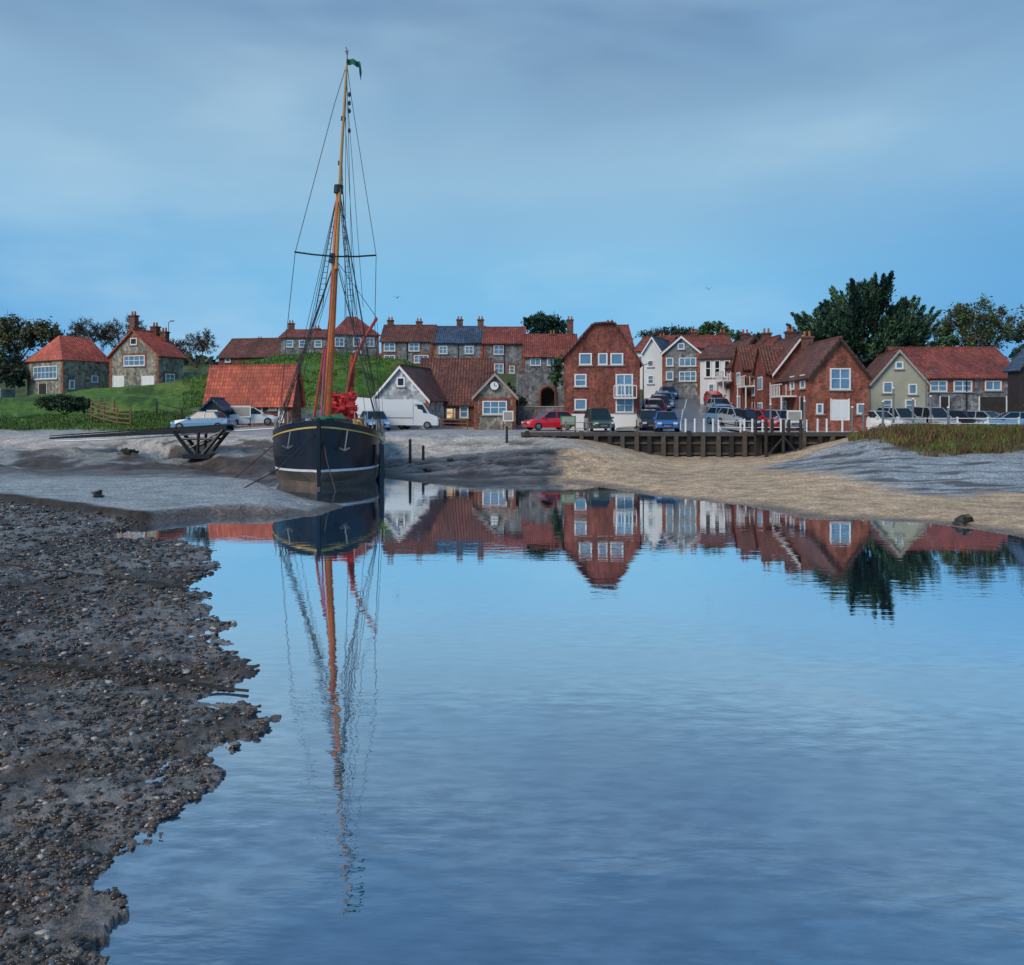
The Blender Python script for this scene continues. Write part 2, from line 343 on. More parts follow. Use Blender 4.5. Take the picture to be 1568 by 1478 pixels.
# mottled ripple reflection put in by noise on the gloss/diffuse mix
refl_mottle=rng_(nt,a4.outputs[0],.38,.62,-.16,.16); near=rng_(nt,sp_.outputs[1],4.,14.,1.,.12); refl_mottle=math_(nt,'MULTIPLY',refl_mottle,near); refl_mottle=math_(nt,'MULTIPLY',refl_mottle,patch)
fac=math_(nt,'ADD',fac,refl_mottle,clamp=True)
gl=N(nt,'ShaderNodeBsdfGlossy',Roughness=.0); gl.inputs['Color'].default_value=(.90,.96,.99,1); nt.links.new(bp.outputs[0],gl.inputs['Normal'])
df=N(nt,'ShaderNodeBsdfDiffuse'); df.inputs['Color'].default_value=(.025,.07,.15,1)
mx=N(nt,'ShaderNodeMixShader'); nt.links.new(fac,mx.inputs[0]); nt.links.new(df.outputs[0],mx.inputs[1]); nt.links.new(gl.outputs[0],mx.inputs[2])
nt.links.new(mx.outputs[0],out.inputs[0])
w=MB(); w.poly([(-160,.0,0),(170,0,0),(170,56.5,0),(-160,56.5,0)]); w.obj('water',[mw])
# ---------------------------------------------------------------- gravel
phi=(1+5**.5)/2
ico=np.array([(-1,phi,0),(1,phi,0),(-1,-phi,0),(1,-phi,0),(0,-1,phi),(0,1,phi),(0,-1,-phi),(0,1,-phi),(phi,0,-1),(phi,0,1),(-phi,0,-1),(-phi,0,1)])/1.9
icf=np.array([(0,11,5),(0,5,1),(0,1,7),(0,7,10),(0,10,11),(1,5,9),(5,11,4),(11,10,2),(10,7,6),(7,1,8),(3,9,4),(3,4,2),(3,2,6),(3,6,8),(3,8,9),(4,9,5),(2,4,11),(6,2,10),(8,6,7),(9,8,1)])
NS=84000
uu=rng.uniform(-140,410,NS); dd=np.exp(rng.uniform(math.log(4.2),math.log(31),NS)); xx=X(uu,dd)
hh=H(xx,dd); dens=fbm(xx*2.2,dd*2.2,4,41)+.7*fbm(xx*9,dd*9,2,42)
k=(hh>-.015)&(hh<.8)&(dens+rng.uniform(-.26,.26,NS)>.05)&(dd<glim(uu,xx,dd)-.1); xx,dd,hh=xx[k],dd[k],hh[k]; NS=len(xx)
rad=(.0032+.0013*dd)*rng.gamma(1.8,.6,NS)
rad=np.minimum(rad,.003*dd+.013)
st=ico[None]*(1+rng.uniform(-.45,.45,(NS,12,1)))*rad[:,None,None]*np.stack([rng.uniform(.7,1.8,NS),rng.uniform(.7,1.3,NS),rng.uniform(.3,.75,NS)],1)[:,None,:]
an=rng.uniform(0,6.28,NS); c_,s_=np.cos(an)[:,None],np.sin(an)[:,None]
st=np.stack([st[...,0]*c_-st[...,1]*s_,st[...,0]*s_+st[...,1]*c_,st[...,2]],2)+np.stack([xx,dd,hh+rad*.0],1)[:,None,:]
fs=(icf[None]+np.arange(NS)[:,None,None]*12).reshape(-1,3)
gm_=[M('dark_pebble',(.032,.025,.021),.2,.4,20),M('brown_pebble',(.10,.065,.043),.28,.4,20),M('grey_pebble',(.13,.13,.13),.2,.3,20),M('pale_shell',(.40,.37,.34),.4,.2,20)]
fast('gravel',st.reshape(-1,3),fs,gm_,np.repeat(rng.choice(4,NS,p=[.52,.30,.145,.035]),20))
rp_=MB()
for pts in ([(-60,868,),(60,874),(170,880),(290,892)],[(-60,1012),(100,1021),(250,1030),(392,1042)]):
    q=[]
    for (u0,y0),(u1,y1) in zip(pts[:-1],pts[1:]):
        for i in range(12):
            t=i/12;u=u0+(u1-u0)*t;y=y0+(y1-y0)*t;d=F*2.85/(y-640);x=X(u,d);q.append((x,d,max(h1(x,d),0)+.03))
    rp_.line(q,.017)
rp_.obj('mooring_rope',[M('rope',(.03,.028,.026),.9,.3,5)])
dw=MB()
for i,(u,y) in enumerate([(192,708),(204,706),(1470,783),(965,748),(1475,780),(150,757),(690,712),(655,718),(600,735)]):
    d=2.6*F/(y-640); x=X(u,d); z=h1(x,d); dw.lump((x,d,z+.05),(.35 if i<2 else .22,.2,.16 if i>1 else .28),0,.5,8,6,i)
dw.obj('weed_clumps',[M('bladder_weed',(.03,.024,.015),.45,.5,6)])
# ---------------------------------------------------------------- houses
def fbox(mb,O,e,n,s0,s1,o0,o1,z0,z1,m=0):
    def q(s,o,z): return (O[0]+e[0]*s+n[0]*o,O[1]+e[1]*s+n[1]*o,z)
    mb.hexa([q(s0,o1,z0),q(s1,o1,z0),q(s1,o0,z0),q(s0,o0,z0),q(s0,o1,z1),q(s1,o1,z1),q(s1,o0,z1),q(s0,o0,z1)],m)
def house(name,A,B,yb,ye,yr=None,style='s',su=None,D=8.,wall='flint',roof='red',wins=(),chim=(),prof=None,quoin=None,zz=None,barge=None,surround=None):
    ax,ay=X(*A),A[1]; bx,by=X(*B),B[1]
    W=math.hypot(bx-ax,by-ay); ex=((bx-ax)/W,(by-ay)/W); ey=(-ex[1],ex[0])
    if su is not None:
        k_=(su-CU)/F; O=(bx,by) if su>B[0] else (ax,ay)
        D=(k_*O[1]-O[0])/(ey[0]-k_*ey[1])
    dr=(ay+by)/2
    if zz: zb,ze,zr=zz
    else:
        zb,ze=Z(yb,dr),Z(ye,dr); zr=Z(yr,dr+(D/2 if style in('s','hs') else 0)) if yr else 0
        if style=='hf': zr=Z(yr,dr+D*.3)
    T=lambda p: Vector((ax+ex[0]*p[0]+ey[0]*p[1],ay+ex[1]*p[0]+ey[1]*p[1],p[2]))
    org=T((W/2,D/2,zb)); e=empty(name,org)
    wl=MB(T); z0=zb-2.5
    if style=='f' and prof is None: pr=[(0,ze),(W/2,zr),(W,ze)]
    elif prof:
        pr=[]
        for u,y in prof:
            k_=(u-CU)/F; lam=(ax*ey[0]+ay*ey[1])/(k_*ey[0]+ey[1]); pr.append(((k_*lam-ax)*ex[0]+(lam-ay)*ex[1],Z(y,lam)))
        pr[0]=(0,pr[0][1]);pr[-1]=(W,pr[-1][1])
    else: pr=None
    rf=MB(T); th=.14; o=.28
    def slab(a,b_,c,d_):
        n=(Vector(b_)-Vector(a)).cross(Vector(d_)-Vector(a)).normalized()
        if n.z<0: n=-n
        lo=[Vector(p)+n*.01 for p in (a,b_,c,d_)]; rf.hexa(lo+[p+n*th for p in lo],0)
    if pr:
        fr_=[(0,0,z0)]+[(s,0,z) for s,z in pr]+[(W,0,z0)]
        wl.poly(fr_[::-1],0); wl.poly([(a,D,c) for a,_,c in fr_],0)
        wl.poly([(0,0,z0),(0,0,pr[0][1]),(0,D,pr[0][1]),(0,D,z0)],0); wl.poly([(W,0,z0),(W,D,z0),(W,D,pr[-1][1]),(W,0,pr[-1][1])],0)
        for i,(p,q) in enumerate(zip(pr[:-1],pr[1:])):
            (s0,za),(s1,zb_)=p,q
            L=math.hypot(s1-s0,zb_-za); dx,dz=(s1-s0)/L,(zb_-za)/L
            if i==0: s0-=dx*o;za-=dz*o
            if i==len(pr)-2: s1+=dx*o;zb_+=dz*o
            slab((s0,-o,za),(s1,-o,zb_),(s1,D+o,zb_),(s0,D+o,za))
            if barge:
                rf.hexa([(s0,-o-.04,za-.16),(s1,-o-.04,zb_-.16),(s1,-o-.003,zb_-.16),(s0,-o-.003,za-.16),(s0,-o-.04,za+.1),(s1,-o-.04,zb_+.1),(s1,-o-.003,zb_+.1),(s0,-o-.003,za+.1)],1)
        if prof is None: rf.box(W/2-.12,-o,zr+.08,W/2+.12,D+o,zr+.25,0)
    else:
        wl.poly([(0,0,z0),(W,0,z0),(W,0,ze),(0,0,ze)],0); wl.poly([(0,D,z0),(0,D,ze),(W,D,ze),(W,D,z0)],0)
        if style=='s':
            wl.poly([(0,0,z0),(0,0,ze),(0,D/2,zr),(0,D,ze),(0,D,z0)],0); wl.poly([(W,0,z0),(W,D,z0),(W,D,ze),(W,D/2,zr),(W,0,ze)],0)
            sl=(zr-ze)/(D/2)
            slab((-o,-o,ze-sl*o),(W+o,-o,ze-sl*o),(W+o,D/2,zr),(-o,D/2,zr)); slab((-o,D/2,zr),(W+o,D/2,zr),(W+o,D+o,ze-sl*o),(-o,D+o,ze-sl*o))
            rf.box(-o,D/2-.12,zr+.06,W+o,D/2+.12,zr+.25,0)
            wl.box(0,-.09,ze-.16,W,-.003,ze-.05,1)
        else:
            wl.poly([(0,0,z0),(0,0,ze),(0,D,ze),(0,D,z0)],0); wl.poly([(W,0,z0),(W,D,z0),(W,D,ze),(W,0,ze)],0)
            e4=[(-o,-o,ze),(W+o,-o,ze),(W+o,D+o,ze),(-o,D+o,ze)]
            if style=='hs': r1,r2=(min(W*.4,D/2),D/2,zr),(W-min(W*.4,D/2),D/2,zr); F4=[[e4[0],e4[1],r2,r1],[e4[1],e4[2],r2],[e4[2],e4[3],r1,r2],[e4[3],e4[0],r1]]
            else: r1,r2=(W/2,min(D*.3,W/2),zr),(W/2,D-.2,zr); F4=[[e4[0],e4[1],r1],[e4[1],e4[2],r2,r1],[e4[2],e4[3],r2],[e4[3],e4[0],r1,r2]]
            for f in F4: rf.poly(f,0)
            rf.poly(e4[::-1],0)
    if quoin:
        for s in (0,W):
            for zi in np.arange(zb,ze-.1,.5):
                wq=.45 if int((zi-zb)/.5)%2 else .3
                a0,a1=(0,wq) if s==0 else (W-wq,W)
                wl.box(a0,-.025,zi,a1,-.002,zi+.48,2)
    if style=='s' and W>5: wl.cyl((W*.5,-.08,zb),(W*.5,-.08,ze-.1),.05,None,6,3)
    wl.obj('walls',[wall,'stone',quoin or 'brick2','black'],org,e); rf.obj('roof',[roof,barge or 'white'],org,e)
    faces={'F':((ax,ay),ex,(-ey[0],-ey[1])),'L':((ax,ay),ey,(-ex[0],-ex[1])),'R':((bx,by),ey,ex)}
    wn=MB()
    for wi in wins:
        fc,u0,y0,u1,y1=wi[:5]; kd=wi[5] if len(wi)>5 else 'w'; O,ed,n=faces[fc]
        if kd.startswith('m'): s0,za,s1,zt=u0,y0,u1,y1; kd=kd[1:] or 'w'; za+=zb; zt+=zb
        else:
            def hit(u,y):
                k_=(u-CU)/F; lam=(O[0]*n[0]+O[1]*n[1])/(k_*n[0]+n[1]); return ((k_*lam-O[0])*ed[0]+(lam-O[1])*ed[1],Z(y,lam))
            a=hit(u0,y0);c=hit(u1,y1); s0,s1=sorted((a[0],c[0])); za,zt=sorted((a[1],c[1]))
        g={'w':1,'d':3,'lit':2,'dark':4,'white':0,'n':1,'red':5}[kd]
        if kd in('white','red','d'):
            fbox(wn,O,ed,n,s0,s1,0,.03,za,zt,g)
            npn=max(2,int((s1-s0)/.5))
            for i in range(npn):
                a=s0+(s1-s0)*(i+.12)/npn; c=s0+(s1-s0)*(i+.88)/npn
                fbox(wn,O,ed,n,a,c,.031,.045,za+.12*(zt-za),za+.48*(zt-za),g); fbox(wn,O,ed,n,a,c,.031,.045,za+.54*(zt-za),za+.92*(zt-za),g)
            fbox(wn,O,ed,n,s0-.09,s0,0,.07,za,zt+.09,0); fbox(wn,O,ed,n,s1,s1+.09,0,.07,za,zt+.09,0); continue
        fbox(wn,O,ed,n,s0,s1,0,.015,za,zt,g)
        fw=.10
        fbox(wn,O,ed,n,s0-.02,s0+fw,.001,.07,za,zt,0); fbox(wn,O,ed,n,s1-fw,s1+.02,.001,.07,za,zt,0)
        fbox(wn,O,ed,n,s0+fw,s1-fw,.001,.07,za,za+fw,0); fbox(wn,O,ed,n,s0+fw,s1-fw,.001,.07,zt-fw,zt,0)
        nx=max(1,round((s1-s0)/.75))
        for i in range(1,nx): c=s0+(s1-s0)*i/nx; fbox(wn,O,ed,n,c-.04,c+.04,.002,.055,za+fw,zt-fw,0)
        if zt-za>1: c=za+(zt-za)*.52; fbox(wn,O,ed,n,s0+fw,s1-fw,.003,.045,c-.03,c+.03,0)
        fbox(wn,O,ed,n,s0-.12,s1+.12,.0,.14,za-.1,za-.003,6)
        if surround:
            fbox(wn,O,ed,n,s0-.28,s0-.022,0,.02,za,zt+.25,7); fbox(wn,O,ed,n,s1+.022,s1+.28,0,.02,za,zt+.25,7); fbox(wn,O,ed,n,s0-.022,s1+.022,0,.02,zt+.003,zt+.25,7)
    if wn.v: wn.obj('windows_and_doors',['white','glass','lit','timber','glassd','red','stone','brick2'],org,e)
    ch=MB(T)
    for c in chim:
        u,yt=c[:2]; tf=c[2] if len(c)>2 else .5; t=D*tf
        ox,oy=ax+ey[0]*t,ay+ey[1]*t; k_=(u-CU)/F; lam=(ox*ey[0]+oy*ey[1])/(k_*ey[0]+ey[1]); s=(k_*lam-ox)*ex[0]+(lam-oy)*ex[1]; zt=Z(yt,lam)
        s=min(max(s,.5),W-.5)
        ch.box(s-.42,t-.3,ze,s+.42,t+.3,zt-.45,0); ch.box(s-.5,t-.38,zt-.45,s+.5,t+.38,zt-.3,0)
        for dx in (-.22,.2): ch.cyl((s+dx,t,zt-.3),(s+dx,t,zt+.15),.12,.1,8,1)
    if ch.v: ch.obj('chimney',['brickd','pot'],org,e)
    return e,T,W,D,zb
house('flint_barn',(42,97),(97,93),606,553,514,'hf',su=167,wall='flintb',roof='or',wins=[('F',52,562,88,580),('F',60,588,72,603,'d'),('R',106,582,114,596),('R',140,575,150,586)],quoin='brick2')
house('flint_cottage',(168,95),(243,92),597,546,507,'f',su=281,wall='flintb',roof='or',wins=[('F',190,545,222,560),('F',174,576,190,593,'white'),('F',218,576,236,593,'white'),('F',200,518,210,528,'dark'),('R',253,572,267,588)],chim=[(205,479,.45),(238,496,.8),(252,504,.9)],quoin='brick2',surround=1)
house('long_farm_building',(335,134),(430,132),556,547,520,'s',D=9,wall='brickd',roof='brown',wins=[('F',345,549,353,555)],chim=[(398,517)])
house('hilltop_cottage',(430,124),(506,124),556,517,507,'s',D=8,wall='flint',roof='red',wins=[('F',438,521,449,532),('F',458,521,469,532),('F',482,521,493,532)],chim=[(442,492),(486,500)])
house('hipped_house',(510,119),(580,121),560,513,485,'hs',D=9,wall='flint',roof='red',wins=[('F',513,517,527,531),('F',541,517,553,531),('F',560,517,573,531),('F',541,537,553,549)],quoin='brick2')
house('terraced_cottage',(584,116),(662.5,116),562,523,500,'s',D=8,wall='flint',roof='brown',wins=[('F',588,525,605,538),('F',626,525,642,538),('F',588,544,605,556),('F',634,544,656,556)],chim=[(598,487),(642,489)],surround=1,quoin='brick2')
house('terraced_cottage',(663.3,115.8),(740,115.8),575,525,502,'s',D=8,wall='flint',roof='slate',wins=[('F',672,530,685,542),('F',712,530,725,542),('F',672,548,685,560),('F',712,548,725,560)],chim=[(704,486),(736,486)],quoin='brick2')
house('terraced_cottage',(740.8,115.5),(803,115.5),585,526,503,'s',D=8,wall='flint',roof='red',wins=[('F',756,529,772,543),('F',757,557,771,572),('F',780,560,788,572)],surround=1,quoin='brick2')
house('hillside_cottage',(804,112),(884,112),580,546,514,'s',D=8,wall='flint',roof='red',wins=[('F',812,549,828,560),('F',838,549,848,560),('F',862,549,872,560)],chim=[(873,486),(846,508)])
e,T,W,D,zb=house('boat_shed',(318,73),(447,71),652,608,563,'s',su=461,wall='brickd',roof='or',wins=[('F',372,616,402,642,'dark'),('F',412,616,424,628),('F',428,612,434,648,'white'),('F',330,618,345,632,'dark')])
house('flint_gable_house',(571,75),(657,73.5),652,612,562,'f',D=9,wall='flintp',roof='brown',wins=[('F',590,618,606,636,'dark'),('F',628,618,645,636),('F',608,578,620,592,'dark')],quoin='brick2',barge='white')
house('pantiled_cafe',(640,77),(748,77),655,619,552,'s',D=10,wall='brickd',roof='brown',wins=[('F',683,625,697,642,'lit'),('F',704,622,717,640,'w'),('F',666,622,676,650,'white')],chim=[(742,560)])
e,T,W,D,zb=house('clock_gable_house',(726,72),(790,72),657,607,573,'f',D=8,wall='flintb',roof='brown',wins=[('F',739,614,776,635)],quoin='brick2',barge='stone',surround=1)
ck=MB(); c=P(757,591,71.85); ck.cyl(c,c+Vector((0,-.06,0)),.42,.42,20,1); ck.cyl(c+Vector((0,-.061,0)),c+Vector((0,-.08,0)),.35,.35,20,0)
ck.box(c.x-.02,c.y-.10,c.z,c.x+.02,c.y-.085,c.z+.28,1); ck.box(c.x,c.y-.10,c.z-.02,c.x+.2,c.y-.085,c.z+.02,1); ck.obj('clock',['white','black'],e.location,e)
e,T,W,D,zb=house('brick_house',(864,70),(980,69.4),657,548,None,'f',D=10,wall='brick',roof='brown',prof=[(864,547),(909,497),(940,495),(980,556)],
 wins=[('F',887,541,906,559),('F',916,541,930,559),('F',935,541,954,559),('F',880,573,898,592),('F',943,573,969,606),('F',880,611,898,628),('F',943,610,970,632)])
bl=MB(T); bl.box(-.05,-.09,-1,W+.05,-.004,Z(634,70),0); s0=W*(940-864)/116.;s1=W*(974-864)/116.
bl.box(s0,-.9,Z(609,70)-.12,s1,-.09,Z(609,70),0)
for i in range(7): q=s0+(s1-s0)*i/6; bl.box(q-.03,-.88,Z(609,70),q+.03,-.82,Z(609,70)+.9,0)
bl.box(s0,-.9,Z(609,70)+.9,s1,-.8,Z(609,70)+.98,0)
bl.obj('balcony_and_plinth',['white'],e.location,e)
house('tall_gable_house',(930,84),(967,84),620,532,501,'s',D=8,wall='brick',roof='red',wins=[('F',945,535,956,546)],chim=[(934,492)])
house('white_cottage',(972,106),(1018,104),602,537,518,'s',D=7,wall='whiter',roof='red',wins=[('F',978,545,984,556),('F',998,545,1005,556)],chim=[(1014,512)])
house('white_gable_cottage',(984,100),(1014,99),606,540,517,'f',D=8,wall='whiter',roof='slate',wins=[('F',992,552,1001,562),('F',992,575,1001,588)],barge='white')
house('flint_house',(1015,97),(1072,96),606,540,516,'f',D=9,wall='flint',roof='brown',wins=[('F',1020,548,1031,561),('F',1040,548,1066,561),('F',1020,569,1031,582),('F',1040,569,1066,584),('F',1038,526,1048,535)],quoin='brick2',barge='white')
house('upper_cottage',(1050,110),(1124,110),600,533,516,'s',D=8,wall='flint',roof='red',wins=[('F',1100,536,1110,546)],chim=[(1062,505),(1118,506)])
e,T,W,D,zb=house('white_weatherboard_house',(1072,92),(1134,90),612,549,531,'s',D=8,wall='whiter',roof='brown',wins=[('F',1080,552,1089,578,'dark'),('F',1094,552,1103,578,'dark'),('F',1109,552,1118,578,'dark'),('F',1085,588,1094,604),('F',1110,588,1120,604)])
xA,xB=X(1240,66),X(1330,66)
house('brick_gable_warehouse',(1240,66),(1330,66),645,577,520,'f',D=7.8,wall='brick2',roof='brown',barge='timber',
 wins=[('F',1271,564,1302,597),('F',1273,612,1299,644,'white'),('F',1250,618,1260,634),('F',1312,618,1322,634),('L',1,2.6,2.1,3.7,'m'),('L',3.6,2.6,4.6,3.7,'m'),('L',1.2,.3,2.1,1.9,'md'),('L',5.6,.6,6.6,1.7,'m')],chim=[(1236,510,.9)])
zc=[(2.5,6.9,10.1),(3.3,7.6,10.7),(4.1,8.4,11.4)]; yy=[74.1,81.3,88.6]; dp=[7,7.1,8]
for i in range(3):
    a=yy[i]; dx=(-.35,.25,-.2)[i]
    house('brick_terrace_house',(U(xA+dx,a),a),(U(xB,a),a),0,0,style='f',D=dp[i],zz=zc[i],wall=('brick','brick2','brick')[i],roof=('brown','red','brown')[i],barge='white' if i==0 else 'timber',
      wins=[('L',.8,2.6,1.8,3.6,'m'),('L',3.2,2.6,4.2,3.6,'m'),('L',5.4,2.6,6.4,3.6,'m'),('L',1.,.1,1.9,1.9,'mwhite'),('L',3.,.7,4.2,1.8,'m'),('L',5.5,.1,6.3,1.9,'md')],chim=[(U((xA+xB)/2,a+dp[i]*.5),640-(zc[i][2]-3+1.1)/(a+dp[i]*.5)*F,.5)])
for (yc,zbb,zee,zrr) in ((76.6,2.6,7.2,9.4),(84.,3.4,7.9,10.1)):
    wg_=MB(); x0=xA-.75; x1=xA+2.2
    fr_=[(x0,yc-1.7,zbb-2),(x0,yc-1.7,zee),(x0,yc,zrr),(x0,yc+1.7,zee),(x0,yc+1.7,zbb-2)]
    wg_.poly(fr_,0); wg_.poly([(x0,yc-1.7,zbb-2),(x1,yc-1.7,zbb-2),(x1,yc-1.7,zee),(x0,yc-1.7,zee)],0); wg_.poly([(x0,yc+1.7,zee),(x1,yc+1.7,zee),(x1,yc+1.7,zbb-2),(x0,yc+1.7,zbb-2)],0)
    for sg in (-1,1):
        a_=[(x0-.2,yc,zrr),(x1,yc,zrr),(x1,yc+sg*1.95,zee-.32),(x0-.2,yc+sg*1.95,zee-.32)]
        wg_.hexa([(p[0],p[1],p[2]+.01) for p in a_]+[(p[0],p[1],p[2]+.16) for p in a_],1)
    for za in (zbb+.6,zbb+2.9):
        wg_.box(x0-.05,yc-.7,za,x0-.002,yc+.7,za+1.2,2); wg_.box(x0-.07,yc-.58,za+.12,x0-.051,yc-.05,za+1.08,3); wg_.box(x0-.07,yc+.05,za+.12,x0-.051,yc+.58,za+1.08,3)
    wg_.obj('brick_gable_wing',['brick','brown','white','glass'],(xA,yc,zbb))
bs=MB()
for (yy0,z0) in ((69,4.7),(79.5,5.9),(88,6.8)):
    bs.box(xA-1.3,yy0,z0,xA-.02 if yy0<70 else xA-.36,yy0+3,z0+.12,0)
    for q in np.linspace(yy0,yy0+2.95,8): bs.box(xA-1.3,q,z0+.12,xA-1.25,q+.05,z0+1.,0)
    for q in np.linspace(xA-1.3,xA-.5,3): bs.box(q,yy0,z0+.12,q+.05,yy0+.05,z0+1.,0)
    bs.box(xA-1.32,yy0-.02,z0+1,xA-1.22,yy0+3,z0+1.08,0); bs.box(xA-1.3,yy0,2,xA-1.2,yy0+.1,z0,0); bs.box(xA-1.3,yy0+2.9,2,xA-1.2,yy0+3,z0,0)
bs.obj('white_balcony',['white'],(xA,70,4))
house('rendered_gable_house',(1334,73),(1420,72),645,586,537,'f',D=9,wall='render',roof='brown',barge='stone',wins=[('F',1352,585,1367,602),('F',1391,588,1404,604),('F',1352,612,1366,630),('F',1386,612,1402,630),('F',1371,554,1383,565)])
house('flint_stable_range',(1396,79),(1563,79),640,578,535,'s',D=9,wall='flint',roof='red',wins=[('F',1424,583,1450,600),('F',1460,583,1488,600),('F',1508,583,1533,598),('F',1440,608,1452,630,'d'),('F',1500,608,1540,632,'d')],surround=1,quoin='brick2')
house('timber_net_shed',(1561,64),(1680,64),648,565,500,'f',D=1.5,wall='timber',roof='slate',wins=[('F',1570,600,1580,620)])
aw=MB(); y0=88.
aw.poly([(X(790,y0),y0,1),(X(827,y0),y0,1),(X(827,y0),y0,Z(600,y0)),(X(832,y0),y0,Z(594,y0)),(X(839,y0),y0,Z(591,y0)),(X(839,y0),y0,Z(566,y0)),(X(815,y0),y0,Z(568,y0)),(X(800,y0),y0,Z(574,y0)),(X(790,y0),y0,Z(572,y0))],0)
aw.poly([(X(839,y0),y0,Z(591,y0)),(X(846,y0),y0,Z(594,y0)),(X(851,y0),y0,Z(600,y0)),(X(851,y0),y0,1),(X(866,y0),y0,1),(X(866,y0),y0,Z(574,y0)),(X(850,y0),y0,Z(570,y0)),(X(839,y0),y0,Z(566,y0))],0)
ar=[(827,622),(827,600),(832,594),(839,591),(846,594),(851,600),(851,622)]
for a,b_ in zip(ar[:-1],ar[1:]):
    p,q=P(a[0],a[1],y0-.08),P(b_[0],b_[1],y0-.08); aw.cyl(p,q,.14,.14,6,1)
aw.box(X(823,y0),y0+1.2,1,X(856,y0),y0+1.3,Z(588,y0),2)
aw.box(X(790,y0),y0+.8,1,X(820,y0),y0+1.1,Z(577,y0),0)
aw.obj('guildhall_arch',['flint','brick2','dark'],(X(830,y0),y0,3))
def wall(name,pts,hgt,th,mat_,cap=None):
    mb=MB()
    for (u0,d0),(u1,d1) in zip(pts[:-1],pts[1:]):
        n=max(1,int(math.hypot(X(u1,d1)-X(u0,d0),d1-d0)/2.5))
        for i in range(n):
            a=[(u0+(u1-u0)*t,d0+(d1-d0)*t) for t in (i/n,(i+1)/n)]
            p,q=[Vector((X(*c),c[1],0)) for c in a]; za,zb_=h1(p.x,p.y),h1(q.x,q.y)
            e_=(q-p).normalized(); nn=Vector((e_.y,-e_.x,0))*th/2; K_=lambda z:Vector((0,0,z))
            mb.hexa([p-nn+K_(za-1),q-nn+K_(zb_-1),q+nn+K_(zb_-1),p+nn+K_(za-1),p-nn+K_(za+hgt),q-nn+K_(zb_+hgt),q+nn+K_(zb_+hgt),p+nn+K_(za+hgt)],0)
            nn=nn*1.3
            mb.hexa([p-nn+K_(za+hgt+.002),q-nn+K_(zb_+hgt+.002),q+nn+K_(zb_+hgt+.002),p+nn+K_(za+hgt+.002),p-nn+K_(za+hgt+.1),q-nn+K_(zb_+hgt+.1),q+nn+K_(zb_+hgt+.1),p+nn+K_(za+hgt+.1)],1)
    mb.obj(name,[mat_,cap or 'stone'],(X(*pts[0]),pts[0][1],0))
wall('flint_boundary_wall',[(790,80),(866,79)],1.6,.4,'flint')
wall('flint_boundary_wall',[(270,98),(335,100)],1.4,.4,'flintp')
wall('flint_boundary_wall',[(0,86),(22,87)],.9,.4,'flint')
wall('brick_garden_wall',[(1334,68),(1420,68)],.9,.3,'flintp','brickd')
def fence(name,pts,hgt=1.1,rails=3,mat_='wood',r=.05,step=1.8,thin=False):
    mb=MB()
    for (u0,d0),(u1,d1) in zip(pts[:-1],pts[1:]):
        a=Vector((X(u0,d0),d0,0));b_=Vector((X(u1,d1),d1,0)); n=max(1,int((b_-a).length/step)); pr=None
        for i in range(n+1):
            p=a.lerp(b_,i/n); p.z=h1(p.x,p.y); mb.box(p.x-r,p.y-r,p.z-.3,p.x+r,p.y+r,p.z+hgt+.05,0)
            if pr is not None:
                for k_ in range(rails):
                    zz_=hgt*(k_+1)/rails-.05; mb.cyl(pr+Vector((0,-r-.02,zz_)),p+Vector((0,-r-.02,zz_)),.03 if thin else .05,None,4)
            pr=p
    mb.obj(name,[mat_],(X(*pts[0]),pts[0][1],0))
fence('wooden_fence',[(140,70),(200,66)],1.4,4); fence('wooden_fence',[(128,76),(175,74)],1.2,3)
fence('dark_fence',[(240,72),(318,71)],1.1,2,'timber'); fence('white_railing',[(1330,60.5),(1420,60.5),(1560,59)],1.1,3,'white',.05,1.6,True)
fence('white_railing',[(1100,60),(1235,60)],.9,2,'white',.05,1.5,True); fence('wooden_fence',[(675,73),(716,73)],.9,3,'wood')
fence('white_railing',[(866,59.3),(935,59.3)],.8,2,'grey',.05,1.5,True)
rd=MB(); cl=[(1052,60),(1042,66),(1042,72),(1044,80),(1049,90),(1054,100),(1058,112),(1062,124)]
def cpt(t):
    t=min(max(t,0),len(cl)-1.001);i=int(t);f=t-i; return cl[i][0]+(cl[i+1][0]-cl[i][0])*f,cl[i][1]+(cl[i+1][1]-cl[i][1])*f
def strip(mb,o0,o1,zo,m,nn=84,cross=4):
    g=[]
    for i in range(nn+1):
        u,d=cpt(i/nn*(len(cl)-1)); x=X(u,d)
        g.append([(x+(o0+(o1-o0)*j/cross),d) for j in range(cross+1)])
    A=np.array(g); Hh=H(A[...,0],A[...,1])+zo
    for i in range(nn):
        for j in range(cross):
            q=[(i,j),(i,j+1),(i+1,j+1),(i+1,j)]; mb.poly([(A[a][b][0],A[a][b][1],Hh[a][b]) for a,b in q],m)
strip(rd,-3.6,3.6,.05,0,84,6); rd.obj('road',[M('wet_asphalt',(.15,.175,.21),.3,.3,1.2)],smooth=True)
pv=MB(); strip(pv,-5.0,-3.62,.17,0,84,2); strip(pv,3.62,4.9,.17,0,84,2); pv.obj('pavement',[M('paving',(.3,.29,.27),.6,.25,2.)])
ln=MB(); strip(ln,3.1,3.22,.056,0,84,1); strip(ln,-.05,.05,.056,0,84,1); ln.obj('road_marking',['white'])
